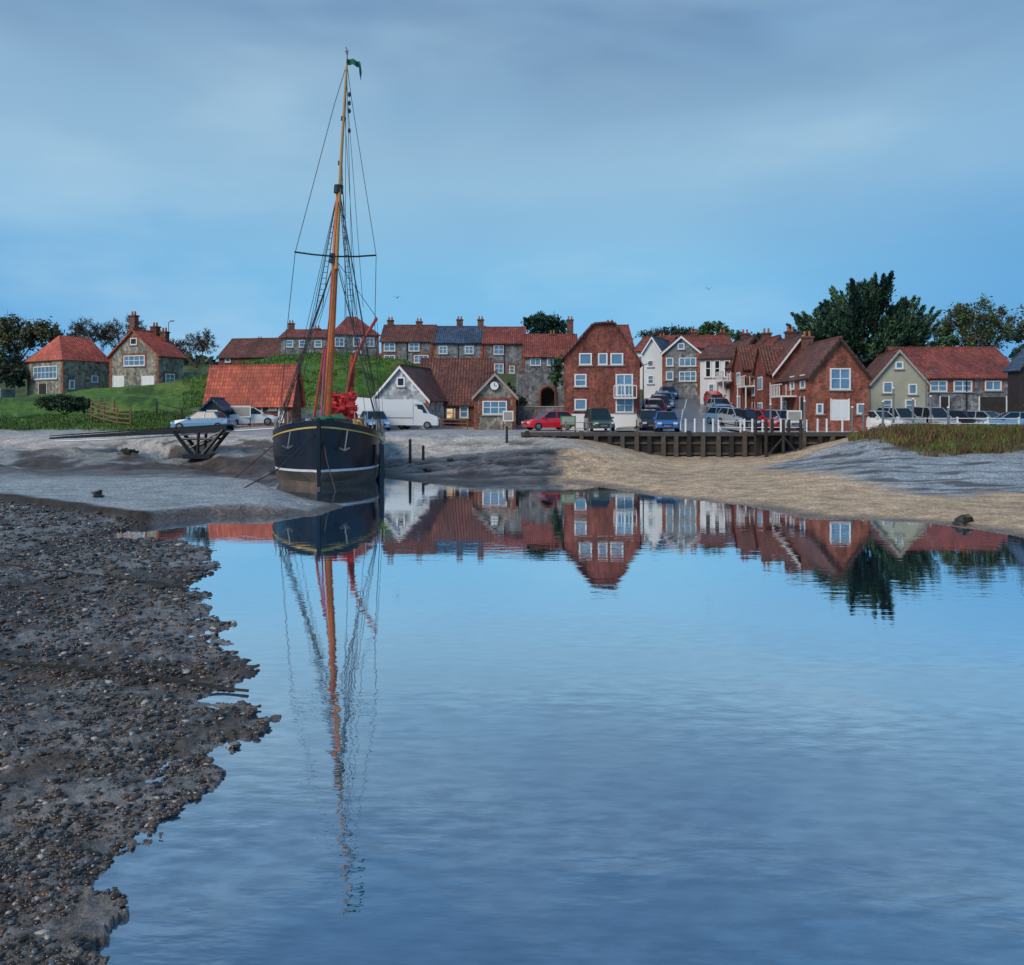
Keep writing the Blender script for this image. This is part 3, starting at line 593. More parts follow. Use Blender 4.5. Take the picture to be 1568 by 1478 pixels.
# ---------------------------------------------------------------- quay wall
qw=MB(); x0,x1=X(800,57),X(1318,57)
qw.box(x0,56.62,-.5,x1,56.9,1.78,0)
qw.box(x0-.1,56.35,1.78,x1+.1,57.9,2.03,1)
x=x0+.3;i=0
while x<x1:
    qw.box(x-.13,56.3,-.4,x+.13,56.615,1.78+(.35 if i%4==0 else 0),2 if i%3 else 0); x+=.95+random.uniform(-.12,.12);i+=1
for z in (.55,1.25): qw.box(x0,56.5,z,x1,56.618,z+.14,2)
qw.obj('timber_quay_wall',['timber',M('quay_coping',(.08,.072,.065),.8,.35,2),M('tarred_pile',(.10,.08,.065),.8,.5,3)],(X(1050,57),57,0))
jt=MB(); a,b_=X(1165,54.5),X(1222,54.5); jt.box(a,53.6,1.9,b_,56.2,2.04,0)
for xx_ in (a+.1,(a+b_)/2,b_-.1):
    for yy_ in (53.7,56.): jt.cyl((xx_,yy_,-.3),(xx_,yy_,2.9),.11,.1,8,0)
jt.cyl((a,53.65,.4),((a+b_)/2,53.65,1.8),.06,None,5); jt.cyl((b_,53.65,.4),((a+b_)/2,53.65,1.8),.06,None,5)
jt.obj('timber_jetty',['timber'],(a,54,0))
def post(name,u,d,hgt,r,m,top=None):
    mb=MB(); x=X(u,d);z=h1(x,d); mb.cyl((x,d,z-.3),(x,d,z+hgt),r,r*.85,8,0); mb.cyl((x,d,z+hgt),(x,d,z+hgt+r),r*1.15,r*.5,8,1)
    mb.obj(name,[m,top or m],(x,d,z))
for u in (1050,1064,1078,1092,1140,1152,1196,1208,1252,1266,1290): post('white_bollard',u,58.6+random.random()*.4,.95,.08,'white')
for u,d,hh_ in ((628,47,1.4),(648,49,.8),(776,55,1.),(1368,62,3.2),(1352,60,2.2),(1398,61,2.4),(1425,61,2.6),(1452,60,1.8),(1305,58,1.8),(1322,58,2.),(1232,58,2.2),(1180,58.5,2.)): post('mooring_post',u,d,hh_,.09,'timber' if d<58 else 'grey','timber' if d<58 else 'white')
def lamp(u,d,hgt):
    mb=MB();x=X(u,d);z=h1(x,d); mb.cyl((x,d,z-.2),(x,d,z+hgt),.07,.045,8,0); mb.cyl((x,d,z+hgt),(x+.5,d-.3,z+hgt+.15),.035,.03,6,0); mb.box(x+.35,d-.45,z+hgt+.08,x+.75,d-.2,z+hgt+.2,0)
    mb.obj('street_lamp',['grey'],(x,d,z))
lamp(794,78,5);lamp(258,99,7.5);lamp(1418,70,4.5);lamp(985,74,5)
def sign(u,d,w_,hgt,m):
    mb=MB();x=X(u,d);z=h1(x,d)
    for q in (-w_/2,w_/2): mb.cyl((x+q,d,z-.2),(x+q,d,z+hgt),.04,.04,6,0)
    mb.box(x-w_/2-.05,d-.06,z+hgt*.45,x+w_/2+.05,d-.02,z+hgt,1); mb.box(x-w_/2+.05,d-.075,z+hgt*.52,x+w_/2-.05,d-.061,z+hgt*.93,2)
    mb.obj('information_board',['timber',m,'stone'],(x,d,z))
sign(368,68,1.6,1.7,'white');sign(1216,62,1.,1.6,'white');sign(870,61,1.,1.2,M('green_sign',(.05,.25,.08),.5));sign(778,71,.8,1.6,'white')
e,T,W,D,zb=house('black_kiosk',(311,66),(340,66),650,626,613,'f',D=2.2,wall='black',roof='slate',wins=[('F',317,628,333,638)])
# ---------------------------------------------------------------- vehicles
CARC={}
def paint(c):
    if c not in CARC:
        m,nt,b=newmat('car_paint'); b.inputs['Base Color'].default_value=(*c,1); b.inputs['Coat Weight'].default_value=.6
        no=N(nt,'ShaderNodeTexNoise',Scale=3.); nt.links.new(rng_(nt,no.outputs[0],0,1,.2,.5),b.inputs['Roughness'])
        CARC[c]=m
    return CARC[c]
tyre=M('tyre_rubber',(.015,.015,.016),.8); headl=M('headlamp',(.7,.72,.75),.15); taill=M('tail_lamp',(.4,.01,.01),.3); plate=M('number_plate',(.7,.65,.3),.5)
def loft(mb,sec,m):
    R=[[(x,-wb,z0),(x,-wb*1.0,z0+(z1-z0)*.55),(x,-wt,z1),(x,wt,z1),(x,wb,z0+(z1-z0)*.55),(x,wb,z0)] for x,z0,z1,wb,wt in sec]
    for a,b_ in zip(R[:-1],R[1:]):
        for i in range(6): j=(i+1)%6; mb.poly([a[i],b_[i],b_[j],a[j]],m)
    mb.poly(R[0],m); mb.poly(R[-1][::-1],m)
def car(u,d,head,col,kind='hatch',name='parked_car'):
    x=X(u,d); ch,sh=math.cos(head),math.sin(head)
    ahead=h1(x+ch*1.3,d+sh*1.3)+.05; back=h1(x-ch*1.3,d-sh*1.3)+.05; pitch=(ahead-back)/2.6; z=(ahead+back)/2
    T=lambda p: Vector((x+ch*p[0]-sh*p[1],d+sh*p[0]+ch*p[1],z+p[2]+pitch*p[0]))
    mb=MB(T)
    if kind=='van':
        loft(mb,[(-2.65,.4,2.25,.95,.86),(-2.6,.3,2.35,.98,.9),(0.9,.3,2.38,.98,.9),(1.35,.3,2.15,.98,.86),(1.95,.3,1.25,.98,.84),(2.55,.3,1.0,.94,.78),(2.65,.35,.75,.9,.8)],0)
        for s in (-1,1):
            mb.poly([(.75,s*.975,1.3),(1.75,s*.955,1.3),(1.38,s*.925,1.95),(.8,s*.94,1.98)],1)
            mb.box(-2.5,s*.985-.01,.85,.6,s*.985+.01,.92,3); mb.box(.62,s*.985-.008,.4,.64,s*.985+.008,2.1,3)
        mb.poly([(1.98,-.78,1.28),(1.98,.78,1.28),(1.44,.76,2.1),(1.44,-.76,2.1)],1); mb.box(-2.69,-.7,1.35,-2.655,-.05,1.95,1); mb.box(-2.69,.05,1.35,-2.655,.7,1.95,1)
        wx=(-1.7,1.75);fx=2.66;bx=-2.66;wy=.93
    else:
        L=2.0 if kind=='hatch' else 2.2; tall=1.48 if kind=='hatch' else (1.72 if kind=='suv' else 1.44)
        wb=.86
        loft(mb,[(-L-.03,.38,.72,.74,.66),(-L+.05,.27,.9,.84,.76),(-L+.5,.2,.96,wb,.8),(0,.2,.94,wb+.02,.82),(.9,.2,.9,wb,.8),(L-.35,.22,.8,wb-.02,.74),(L-.05,.27,.66,.78,.66),(L+.04,.34,.55,.68,.6)],0)
        rb=-L+.18 if kind!='sedan' else -L+.75
        g=[(rb,.93),(rb+.38,tall-.06),(.25,tall-.04),(1.0,.9)]
        lo,hi=.79,.62
        P4=[(g[0][0],lo,g[0][1]),(g[1][0],hi,g[1][1]),(g[2][0],hi,g[2][1]),(g[3][0],lo,g[3][1])]
        mb.poly(P4,1); mb.poly([(a,-b_,c) for a,b_,c in P4[::-1]],1)
        for a,b_ in ((0,1),(2,3)): mb.poly([P4[a],(P4[a][0],-P4[a][1],P4[a][2]),(P4[b_][0],-P4[b_][1],P4[b_][2]),P4[b_]],1)
        mb.hexa([(g[1][0]-.06,-hi-.02,g[1][1]),(g[2][0]+.04,-hi-.02,g[2][1]),(g[2][0]+.04,hi+.02,g[2][1]),(g[1][0]-.06,hi+.02,g[1][1]),(g[1][0]+.1,-hi+.1,tall),(g[2][0]-.15,-hi+.1,tall),(g[2][0]-.15,hi-.1,tall),(g[1][0]+.1,hi-.1,tall)],0)
        for s in (-1,1):
            for (xa,xb_) in ((g[0][0],g[1][0]),(g[3][0],g[2][0]),(-.35,-.4)):
                za=.93 if xa<.5 else .9
                mb.cyl((xa,s*(lo+.008),za),(xb_,s*(hi+.012),tall-.05),.045,.04,4,0)
            mb.box(.72,s*.92-.06,.93,.9,s*.92+.06,1.06,0)
        wx=(-L+.72,L-.75);fx=L+.02;bx=-L-.02;wy=wb-.06
        mb.box(fx+.01,-.4,.4,fx+.022,.4,.56,2)
    for a in wx:
        for s in (-1,1):
            mb.cyl((a,s*(wy-.1),.31),(a,s*(wy+.09),.31),.31,.31,14,2); mb.cyl((a,s*(wy+.09),.31),(a,s*(wy+.10),.31),.19,.17,10,3)
    hz=.62 if kind!='van' else .85
    for s in (-.56,.56):
        mb.box(fx-.12,s-.15,hz-.07,fx+.012,s+.15,hz+.07,4); mb.box(bx-.012,s-.12,hz+.02,bx+.12,s+.12,hz+.2,5)
    mb.box(fx+.023,-.26,.38,fx+.035,.26,.49,3); mb.box(bx-.025,-.26,.5,bx,.26,.61,6)
    mb.obj(name,[paint(col),'glassd',tyre,'grey',headl,taill,plate],(x,d,z),smooth=False)
pi=math.pi
RED=(.6,.012,.015);WH=(.75,.75,.75);SIL=(.34,.38,.43);BLU=(.03,.14,.4);DK=(.02,.025,.035);LB=(.14,.30,.48);GRN=(.03,.08,.05)
car(840,67,-2.75,(.75,.01,.03)); car(917,64,-1.5,GRN,'suv'); car(1020,62.5,-1.7,BLU,'hatch'); car(622,69,0.05,WH,'van','parked_van'); car(588,72,-.1,WH,'van','parked_van'); car(574,66,-1.2,LB)
car(312,63,pi-.1,LB,'sedan'); car(385,69,.3,WH,'hatch')
for i,(u,d,c,k_) in enumerate([(994,67,DK,'hatch'),(999,72.5,RED,'hatch'),(1004,78,RED,'suv'),(1011,84,DK,'hatch'),(1017,90,LB,'hatch'),(1023,96,BLU,'hatch')]): car(u,d,-pi/2-.05,c,k_)
for i,(u,d,c,k_) in enumerate([(1112,72,LB,'hatch'),(1130,70,SIL,'hatch'),(1150,68.5,DK,'hatch'),(1172,68,RED,'hatch'),(1196,67.5,SIL,'hatch'),(1108,77.5,BLU,'hatch'),(1102,83,SIL,'hatch'),(1097,88.5,RED,'hatch'),(1093,94,DK,'hatch'),(1089,99.5,RED,'hatch'),(1084,105,DK,'hatch')]):
    car(u,d,-pi/2+.3*(d<73)+random.uniform(-.12,.12),c,k_)
for u,d,c,k_,a in [(1345,66,WH,'hatch',-1.2),(1378,66,SIL,'suv',-1.3),(1478,67,DK,'hatch',-1.2),(1510,66,SIL,'hatch',-1.1),(1548,62.5,LB,'sedan',2.9),(1590,64,WH,'hatch',3.),(1430,68,SIL,'suv',-1.4)]: car(u,d,a,c,k_)
# ---------------------------------------------------------------- gangway on trestle
gw=MB(); a,b_=P(85,671,51),P(352,654,50)
ed=(b_-a).normalized(); nn=Vector((ed.y,-ed.x,0)).normalized()*.55
for s in (-1,1):
    p,q=a+nn*s,b_+nn*s
    gw.hexa([p+Vector((0,-.06,-.05)),q+Vector((0,-.06,-.28)),q+Vector((0,.06,-.28)),p+Vector((0,.06,-.05)),p+Vector((0,-.06,.06)),q+Vector((0,-.06,.12)),q+Vector((0,.06,.12)),p+Vector((0,.06,.06))],0)
for i in range(22):
    t=i/22; c=a.lerp(b_,t); c2=a.lerp(b_,t+.035); gw.hexa([c-nn+Vector((0,0,.13)),c2-nn+Vector((0,0,.13)),c2+nn+Vector((0,0,.13)),c+nn+Vector((0,0,.13)),c-nn+Vector((0,0,.18)),c2-nn+Vector((0,0,.18)),c2+nn+Vector((0,0,.18)),c+nn+Vector((0,0,.18))],0)
ft=Vector((X(308,50),50,h1(X(308,50),50)))
for s in (-.6,.6):
    f_=ft+Vector((0,s,0)); sv=Vector((0,s,0))
    gw.cyl(f_+Vector((-.2,0,0)),P(272,660,50)+sv,.13,.11,6); gw.cyl(f_+Vector((.2,0,0)),P(347,658,50)+sv,.13,.11,6); gw.cyl(f_,P(310,662,50)+sv,.1,.1,6)
    gw.cyl(P(285,672,50)+sv,P(334,672,50)+sv,.07,None,5); gw.cyl(P(296,686,50)+sv,P(345,660,50)+sv,.06,None,5)
gw.box(ft.x-.8,49.2,ft.z-.1,ft.x+.8,50.8,ft.z+.18,0)
gw.line([P(85,676,50.2),P(200,672,50.2),P(345,661,50.2),P(420,656,50)],.045,5,1)
gw.obj('gangway_trestle',['black','white'],ft)
# ---------------------------------------------------------------- sailing barge
O=Vector((X(489,36),36,0)); bd=Vector((-.13,.9915,0)); rdv=Vector((.9915,.13,0))
BT=lambda p:(O+rdv*p[0]+bd*p[1]+Vector((0,0,p[2])))
be=empty('sailing_barge',BT((0,9,0)))
L=19.; NSx=40
def hb(s):
    f=min(s/4.6,1); b_=2.45*(1-(1-f)**2.3)**.62 if s>0 else .06
    if s>14: b_*=1-.22*((s-14)/5)**2
    return max(b_,.09)
def zs(s): return 2.0+.9*max(0,1-s/8.)**1.7+.55*max(0,(s-10)/9.)**2
hl=MB(BT); secs=[]
for i in range(NSx+1):
    s=L*(i/NSx)**1.5; b_=hb(s); t=zs(s)
    run=max(.12,1-.8*max(0,1-s/3.)**1.5)
    row=[(0,-.45),(b_*.80*run,-.4),(b_*(.93*run+.02),.25),(b_*.97,.70),(b_*.975,.80),(b_*1.0,1.3),(b_*1.01,t-.34),(b_*1.025,t-.33),(b_*1.025,t-.27),(b_*1.01,t-.26),(b_*1.02,t),(b_*.96,t+.02),(b_*.95,t-.4),(0,t-.36)]
    secs.append((s-(.25 if s<.01 else 0),row))
mats=[0,0,0,1,2,2,2,3,3,2,4,4,5]
for (s0,r0),(s1,r1) in zip(secs[:-1],secs[1:]):
    for j in range(len(r0)-1):
        for sg in (-1,1):
            q=[(sg*r0[j][0],s0,r0[j][1]),(sg*r1[j][0],s1,r1[j][1]),(sg*r1[j+1][0],s1,r1[j+1][1]),(sg*r0[j+1][0],s0,r0[j+1][1])]
            hl.poly(q if sg>0 else q[::-1],mats[j])
for s,r0,fl in ((secs[-1][0],secs[-1][1],1),(secs[0][0],secs[0][1],-1)):
    pts=[(a,s,c) for a,c in r0[:11]]+[(-a,s,c) for a,c in r0[10:0:-1]]; hl.poly(pts[::fl],2)
hl.box(-.06,-.40,.1,.06,-.1,2.98,2); hl.box(-.06,-.40,-.5,.06,-.1,.098,0)
for zq in (1.15,1.55,1.95):
    for sg in (-1,1):
        pts=[BT((sg*hb(L*(i/NSx)**1.5)*1.003,L*(i/NSx)**1.5,zq+.25*max(0,1-(L*(i/NSx)**1.5)/8))) for i in range(1,28)]
        t_=hl.T; hl.T=None; hl.line(pts,.012,4,4); hl.T=t_
MAT['hullb']=M('weedy_antifoul',(.12,.09,.07),.6,.55,2.5); MAT['hullk']=M('black_hull',(.007,.011,.022),.25,.55,1.5); MAT['yel']=M('yellow_trim',(.60,.42,.10),.5,.2,3); MAT['deck']=M('deck_planks',(.25,.19,.12),.7,.3,4)
MAT['spar']=M('varnished_spar',(.62,.15,.025),.4,.3,3); MAT['spar2']=M('ochre_topmast',(.45,.24,.07),.45,.25,3); MAT['rsail']=M('red_ochre_sail',(.75,.035,.04),.75,.5,3); MAT['rig']=M('rigging_wire',(.03,.028,.035),.6,.2,5)
MAT['rigl']=M('pale_rope',(.30,.30,.29),.8,.2,5); MAT['brs']=M('brown_red_spar',(.40,.05,.03),.6,.3,3); MAT['gcl']=M('green_cloth',(.015,.12,.07),.7,.3,4)
MAT['hullw']=M('white_boottop',(.66,.68,.70),.6,.3,3)
hl.obj('hull',['hullb','hullw','hullk','yel','hullk','deck'],be.location,be,smooth=False)
lb=MB(BT)
for sg in (-1,1):
    x0_=sg*2.50; pts=[(4.2,1.75),(5.0,1.9),(7.6,.9),(8.4,.2),(7.6,-.2),(5.4,-.15)]
    if sg<0: pts=[(y+3,z) for y,z in pts]; x0_=-2.47
    a=[(x0_,y,z) for y,z in pts]; b2=[(x0_+sg*.12,y,z) for y,z in pts]
    lb.poly(a,0);lb.poly(b2[::-1],0)
    for i in range(len(pts)): j=(i+1)%len(pts); lb.poly([a[i],a[j],b2[j],b2[i]],0)
lb.box(2.47,2.9,-.2,2.66,3.25,1.75,0)
lb.obj('leeboards',['hullk'],be.location,be)
dk=MB(BT)
dk.box(-1.1,1.3,2.2,1.1,1.7,2.95,0); dk.cyl((-1.3,1.5,2.75),(1.3,1.5,2.75),.22,.22,10,0)
dk.box(-1.3,6.,1.6,1.3,9.5,2.3,1); dk.box(-1.4,5.9,2.3,1.4,9.6,2.38,2); dk.box(-1.2,13,1.9,1.2,16,2.9,1); dk.box(-1.3,12.9,2.9,1.3,16.1,3.0,2)
for i in range(24):
    s=1.+i*.75
    for sg in (-1,1):
        b_=hb(s)*.98; dk.cyl((sg*b_,s,zs(s)),(sg*b_,s,zs(s)+.55),.03,.03,5,3)
dk.lump((-1.2,2.4,2.55),(.35,.5,.3),4,.3,seed=2); dk.lump((.1,1.0,2.75),(.45,.35,.3),5,.4,seed=3); dk.lump((.5,2.2,2.8),(.6,.4,.35),5,.4,seed=8); dk.lump((-.6,1.2,2.7),(.3,.3,.25),3,.4,seed=9); dk.lump((1.4,2.6,2.6),(.3,.4,.3),7,.4,seed=12); dk.lump((-1.7,3.2,2.3),(.3,.5,.35),0,.4,seed=13); dk.lump((1.8,3.4,2.3),(.3,.5,.3),1,.4,seed=14)
for a,b_ in (((-1.25,.45,2.45),(-1.35,.3,1.7)),((1.15,.45,2.45),(1.05,.1,1.6))):
    dk.cyl(a,b_,.03,.03,5,6); dk.cyl((b_[0]-.22,b_[1]-.05,b_[2]+.12),(b_[0],b_[1],b_[2]),.03,.04,5,6); dk.cyl((b_[0]+.22,b_[1]-.05,b_[2]+.12),(b_[0],b_[1],b_[2]),.03,.04,5,6)
dk.obj('deck_gear',['timber','brs','deck','rigl',M('blue_tarpaulin',(.05,.15,.3),.6),'gcl','grey','yel'],be.location,be)
dm=40.46
sp=MB()
def m_(u,y,dz=0): return P(u,y,dm+dz)
base=Vector((X(499,dm),dm,1.6))
sp.cyl(base,m_(513,400),.19,.16,12,0); sp.cyl(m_(513,400),m_(519,284),.155,.11,12,0)
sp.cyl(m_(515,412,-.25),m_(522,250,-.2),.085,.075,10,1); sp.cyl(m_(522,250,-.2),m_(531,98,-.1),.075,.05,10,1); sp.cyl(m_(531,98,-.1),m_(532,82,-.1),.03,.02,6,2)
for y in (400,392,287,293,250,182): sp.cyl(m_(510+ (400-y)*.066+1,y+3,-.1),m_(510+(400-y)*.066+1.3,y-3,-.1),.22 if y>280 else .11,None,10,3)
sp.line([m_(451,386,-.3),m_(480,390,-.3),m_(514,393,-.3),m_(545,393,-.3),m_(576,391,-.3)],.04,6,3)
sp.cyl(P(481,640,40),P(497,530,40),.07,.05,8,4); sp.cyl(m_(503,640,.6),m_(521,300,.6),.07,.05,8,3)
sp.cyl(P(533,660,45),P(540,545,45),.13,.11,10,4); sp.line([P(528,625,44.7),P(536,575,44.7),P(547,540,44.7),P(558,518,44.7),P(577,487,44.7)],.085,8,4)
sp.obj('mast_and_spars',['spar','spar2','rig','black','brs'],be.location,be,smooth=False)
sl=MB()
rr_=random.Random(5)
for i in range(34):
    u=rr_.uniform(506,542); y=rr_.uniform(605,642)-(u-507)*.12+3; r0=rr_.uniform(.10,.22)
    sl.lump(P(u,y,43.5+rr_.uniform(-.4,.4)),(r0*rr_.uniform(.8,1.9),r0,r0),0,.55,9,7,i)
for i,(u,y,r0) in enumerate([(537,602,.2),(538,588,.14),(540,574,.13),(540,560,.13)]): sl.lump(P(u,y,44.9),(r0,r0,r0*2.6),1,.3,9,8,i+50)
sl.obj('brailed_sail',['rsail','brs'],be.location,be)
rg=MB()
hp=lambda sg,s:BT((sg*hb(s),s,zs(s)))
rg.line([hp(-1,5.5),P(440,500,40.3),m_(452,387,-.3),m_(512,160),m_(529,105)],.018); rg.line([hp(1,5.5),P(574,500,40.3),m_(576,391,-.3),m_(538,150),m_(532,105)],.018)
for sg in (-1,1):
    top=m_(514,396)
    ends=[hp(sg,s) for s in (3.6,4.4,5.2)]
    for e_ in ends: rg.line([e_,top],.024)
    for k_ in range(1,24):
        t=k_/26; rg.line([ends[0].lerp(top,t),ends[2].lerp(top,t)],.017)
    for s in (6.5,8.5,11): rg.line([hp(sg,s),m_(519,286)],.015)
    top2=m_(519,286)
    l0=m_(514+sg*20,470);l1=m_(514+sg*30,470)
    rg.line([l0,top2],.022); rg.line([l1,top2],.022); rg.line([l0,ends[0]],.017); rg.line([l1,ends[2]],.017)
    for k_ in range(1,20): t=k_/21; rg.line([l0.lerp(top2,t),l1.lerp(top2,t)],.017)
for a in (.8,2.2): rg.line([BT((0,a,2.8)),m_(520,284) if a<2 else m_(514,395)],.019)
for u0,y0_,u1,y1_ in ((522,250,541,500),(527,160,548,500),(524,250,534,640),(530,110,528,500),(520,290,548,560),(516,396,560,560),(519,290,506,640),(514,396,486,640),(529,110,556,470),(523,280,560,640),(516,400,470,560),(531,110,536,300),(536,300,541,500)): rg.line([m_(u0,y0_,-.1),m_(u1,y1_,.3),],.014)
for y in (145,158,170,200): rg.lump(m_(535,y),(.08,.08,.13),0,.1,6,4,y)
rg.line([P(577,487,44.7),m_(516,400)],.014); rg.line([P(577,487,44.7),hp(1,14)],.014)
rg.line([BT((-.2,0,2.3)),BT((-1.5,-2.,.9)),BT((-3.2,-3.4,-.05))],.025); rg.line([BT((.15,0,2.2)),BT((.35,-.5,1.2)),BT((.8,-1.5,-.05))],.025)
rg.line([hp(-1,7),Vector((X(360,38),38,.3))],.018)
rg.obj('rigging',['rig'],be.location,be)
pk=MB(); pk.line([m_(492,640),m_(496,560),m_(499,535)],.05,6,0); pk.obj('pink_halyard_bundle',[M('pink_rope',(.6,.08,.3),.7)],be.location,be)
fg=MB()
nx=8
for i in range(nx):
    def fp(i,j):
        u=532+i*2.4; y=90+j*9+ (i/nx)**2*5+math.sin(i*1.3)*1.2; return P(u,y,dm-.1+.12*math.sin(i*1.1))
    fg.poly([fp(i,0),fp(i+1,0),fp(i+1,1),fp(i,1)],0)
fg.poly([P(549,97,dm),P(552,96,dm+.1),P(554,112,dm+.1),P(552,124,dm),P(550,110,dm-.1)],0); fg.obj('burgee_flag',['gcl'],be.location,be)
def gull(u,y,d,span,fold=False):
    mb=MB(); c=P(u,y,d); mb.lump(c,(.1,.25,.08),0,.05,8,6,1); mb.lump(c+Vector((0,-.26,.05)),(.06,.08,.06),0,.05,6,5,2); mb.cyl(c+Vector((0,-.33,.05)),c+Vector((0,-.4,.03)),.02,.005,4,1)
    if fold: mb.cyl(c,c+Vector((0,-.02,-.2)),.02,.02,4,1)
    else:
        for s in (-1,1):
            mb.poly([c+Vector((0,-.1,.03)),c+Vector((s*span*.25,-.12,.16)),c+Vector((s*span*.25,.08,.16)),c+Vector((0,.12,.03))],2); mb.poly([c+Vector((s*span*.25,-.12,.16)),c+Vector((s*span*.5,.05,.08)),c+Vector((s*span*.25,.08,.16))],1)
    mb.obj('seagull',['white','black','grey'],c)
gull(608,456,90,1.0);gull(1085,443,90,1.0);gull(531,78,dm,1,True)
# ---------------------------------------------------------------- vegetation
LM={}
def leafm(key,c):
    m,nt,b=newmat('leaf_'+key)
    geo=N(nt,'ShaderNodeNewGeometry'); no=N(nt,'ShaderNodeTexNoise',Scale=.9,Detail=4.); nt.links.new(geo.outputs['Position'],no.inputs['Vector'])
    o=mixc(nt,no.outputs[0],[x*.4 for x in c],[x*1.7 for x in c]); nt.links.new(o,b.inputs['Base Color']); b.inputs['Roughness'].default_value=.7
    LM[key]=m
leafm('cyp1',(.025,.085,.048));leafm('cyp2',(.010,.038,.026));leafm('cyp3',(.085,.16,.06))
leafm('aut1',(.11,.12,.045));leafm('aut2',(.05,.065,.035));leafm('aut3',(.16,.12,.045)); leafm('gr1',(.06,.12,.035))
MAT['bark']=M('bark',(.085,.055,.045),.9,.4,3)
def quads(Pc,size,el=1.6,updir=None):
    n=len(Pc); a=rng.normal(size=(n,3))
    if updir is not None: a=a*.5+updir
    a/=np.linalg.norm(a,axis=1)[:,None]; b_=rng.normal(size=(n,3)); b_-=a*(a*b_).sum(1)[:,None]; b_/=np.linalg.norm(b_,axis=1)[:,None]
    s=size*rng.uniform(.6,1.4,(n,1)); a=a*s*el*.5;b_=b_*s*.5
    Vv=np.stack([Pc-a,Pc+b_*.9,Pc+a,Pc-b_*.9],1).reshape(-1,3); return Vv,np.arange(n*4).reshape(n,4)
def tree(name,u,d,ybase_z,crown,n,size,mats,trunk_r=.3,bare=0,flat=1.,limbs=26,seed=1):
    rr=random.Random(seed); base=Vector((X(u,d),d,ybase_z)); e=empty(name,base)
    tk=MB(); lob=[(P(a,b_,d+rr.uniform(-1,1)),rx,rz) for a,b_,rx,rz in crown]
    top=max(lob,key=lambda l:l[0].z)[0]; fork=base.lerp(Vector((base.x,base.y,top.z)),.4)
    tk.cyl(base-Vector((0,0,.5)),fork,trunk_r,trunk_r*.7,9,0)
    pts=[]
    for c,rx,rz in lob:
        tk.cyl(fork,c,trunk_r*.5,trunk_r*.18,6,0)
        for k_ in range(limbs):
            v=Vector((rr.gauss(0,1),rr.gauss(0,1),rr.gauss(0.2,1))).normalized(); t=c+Vector((v.x*rx,v.y*rx,v.z*rz))*rr.uniform(.55,1.12)
            mid=c.lerp(t,.5)+Vector((rr.uniform(-.3,.3),rr.uniform(-.3,.3),rr.uniform(-.1,.3)))
            tk.cyl(c,mid,trunk_r*.14,trunk_r*.1,4,0,False); tk.cyl(mid,t,trunk_r*.1,.02,4,0,False); pts.append((mid,t,rx))
            if bare:
                for q in range(bare):
                    s=mid.lerp(t,rr.random()); e2=s+Vector((rr.gauss(0,1),rr.gauss(0,1),rr.gauss(.6,.8))).normalized()*rr.uniform(.4,1.1)*rx*.35; tk.cyl(s,e2,.03,.015,3,0,False)
                    e3=s.lerp(e2,.6); tk.cyl(e3,e3+Vector((rr.gauss(0,1),rr.gauss(0,1),rr.gauss(.5,.8))).normalized()*rx*.16,.022,.012,3,0,False)
    tk.obj('trunk_and_limbs',['bark'],base,e)
    if n:
        idx=rng.integers(0,len(pts),n); A=np.array([p[0] for p in pts])[idx];B=np.array([p[1] for p in pts])[idx]; rx=np.array([p[2] for p in pts])[idx]
        t=rng.uniform(0.1,1.05,n)[:,None]; g=rng.normal(size=(n,3))*(rx[:,None]*.10)*np.array([1,1,flat])
        Pc=A*(1-t)+B*t+g; Vv,Fv=quads(Pc,size)
        mi=(np.array([rr.choice(range(len(mats))) for _ in pts])[idx]); mi=np.where(rng.random(n)<.2,rng.integers(0,len(mats),n),mi)
        ob=fast('foliage',Vv-np.array(base),Fv,[LM[k_] for k_ in mats],mi); ob.parent=e
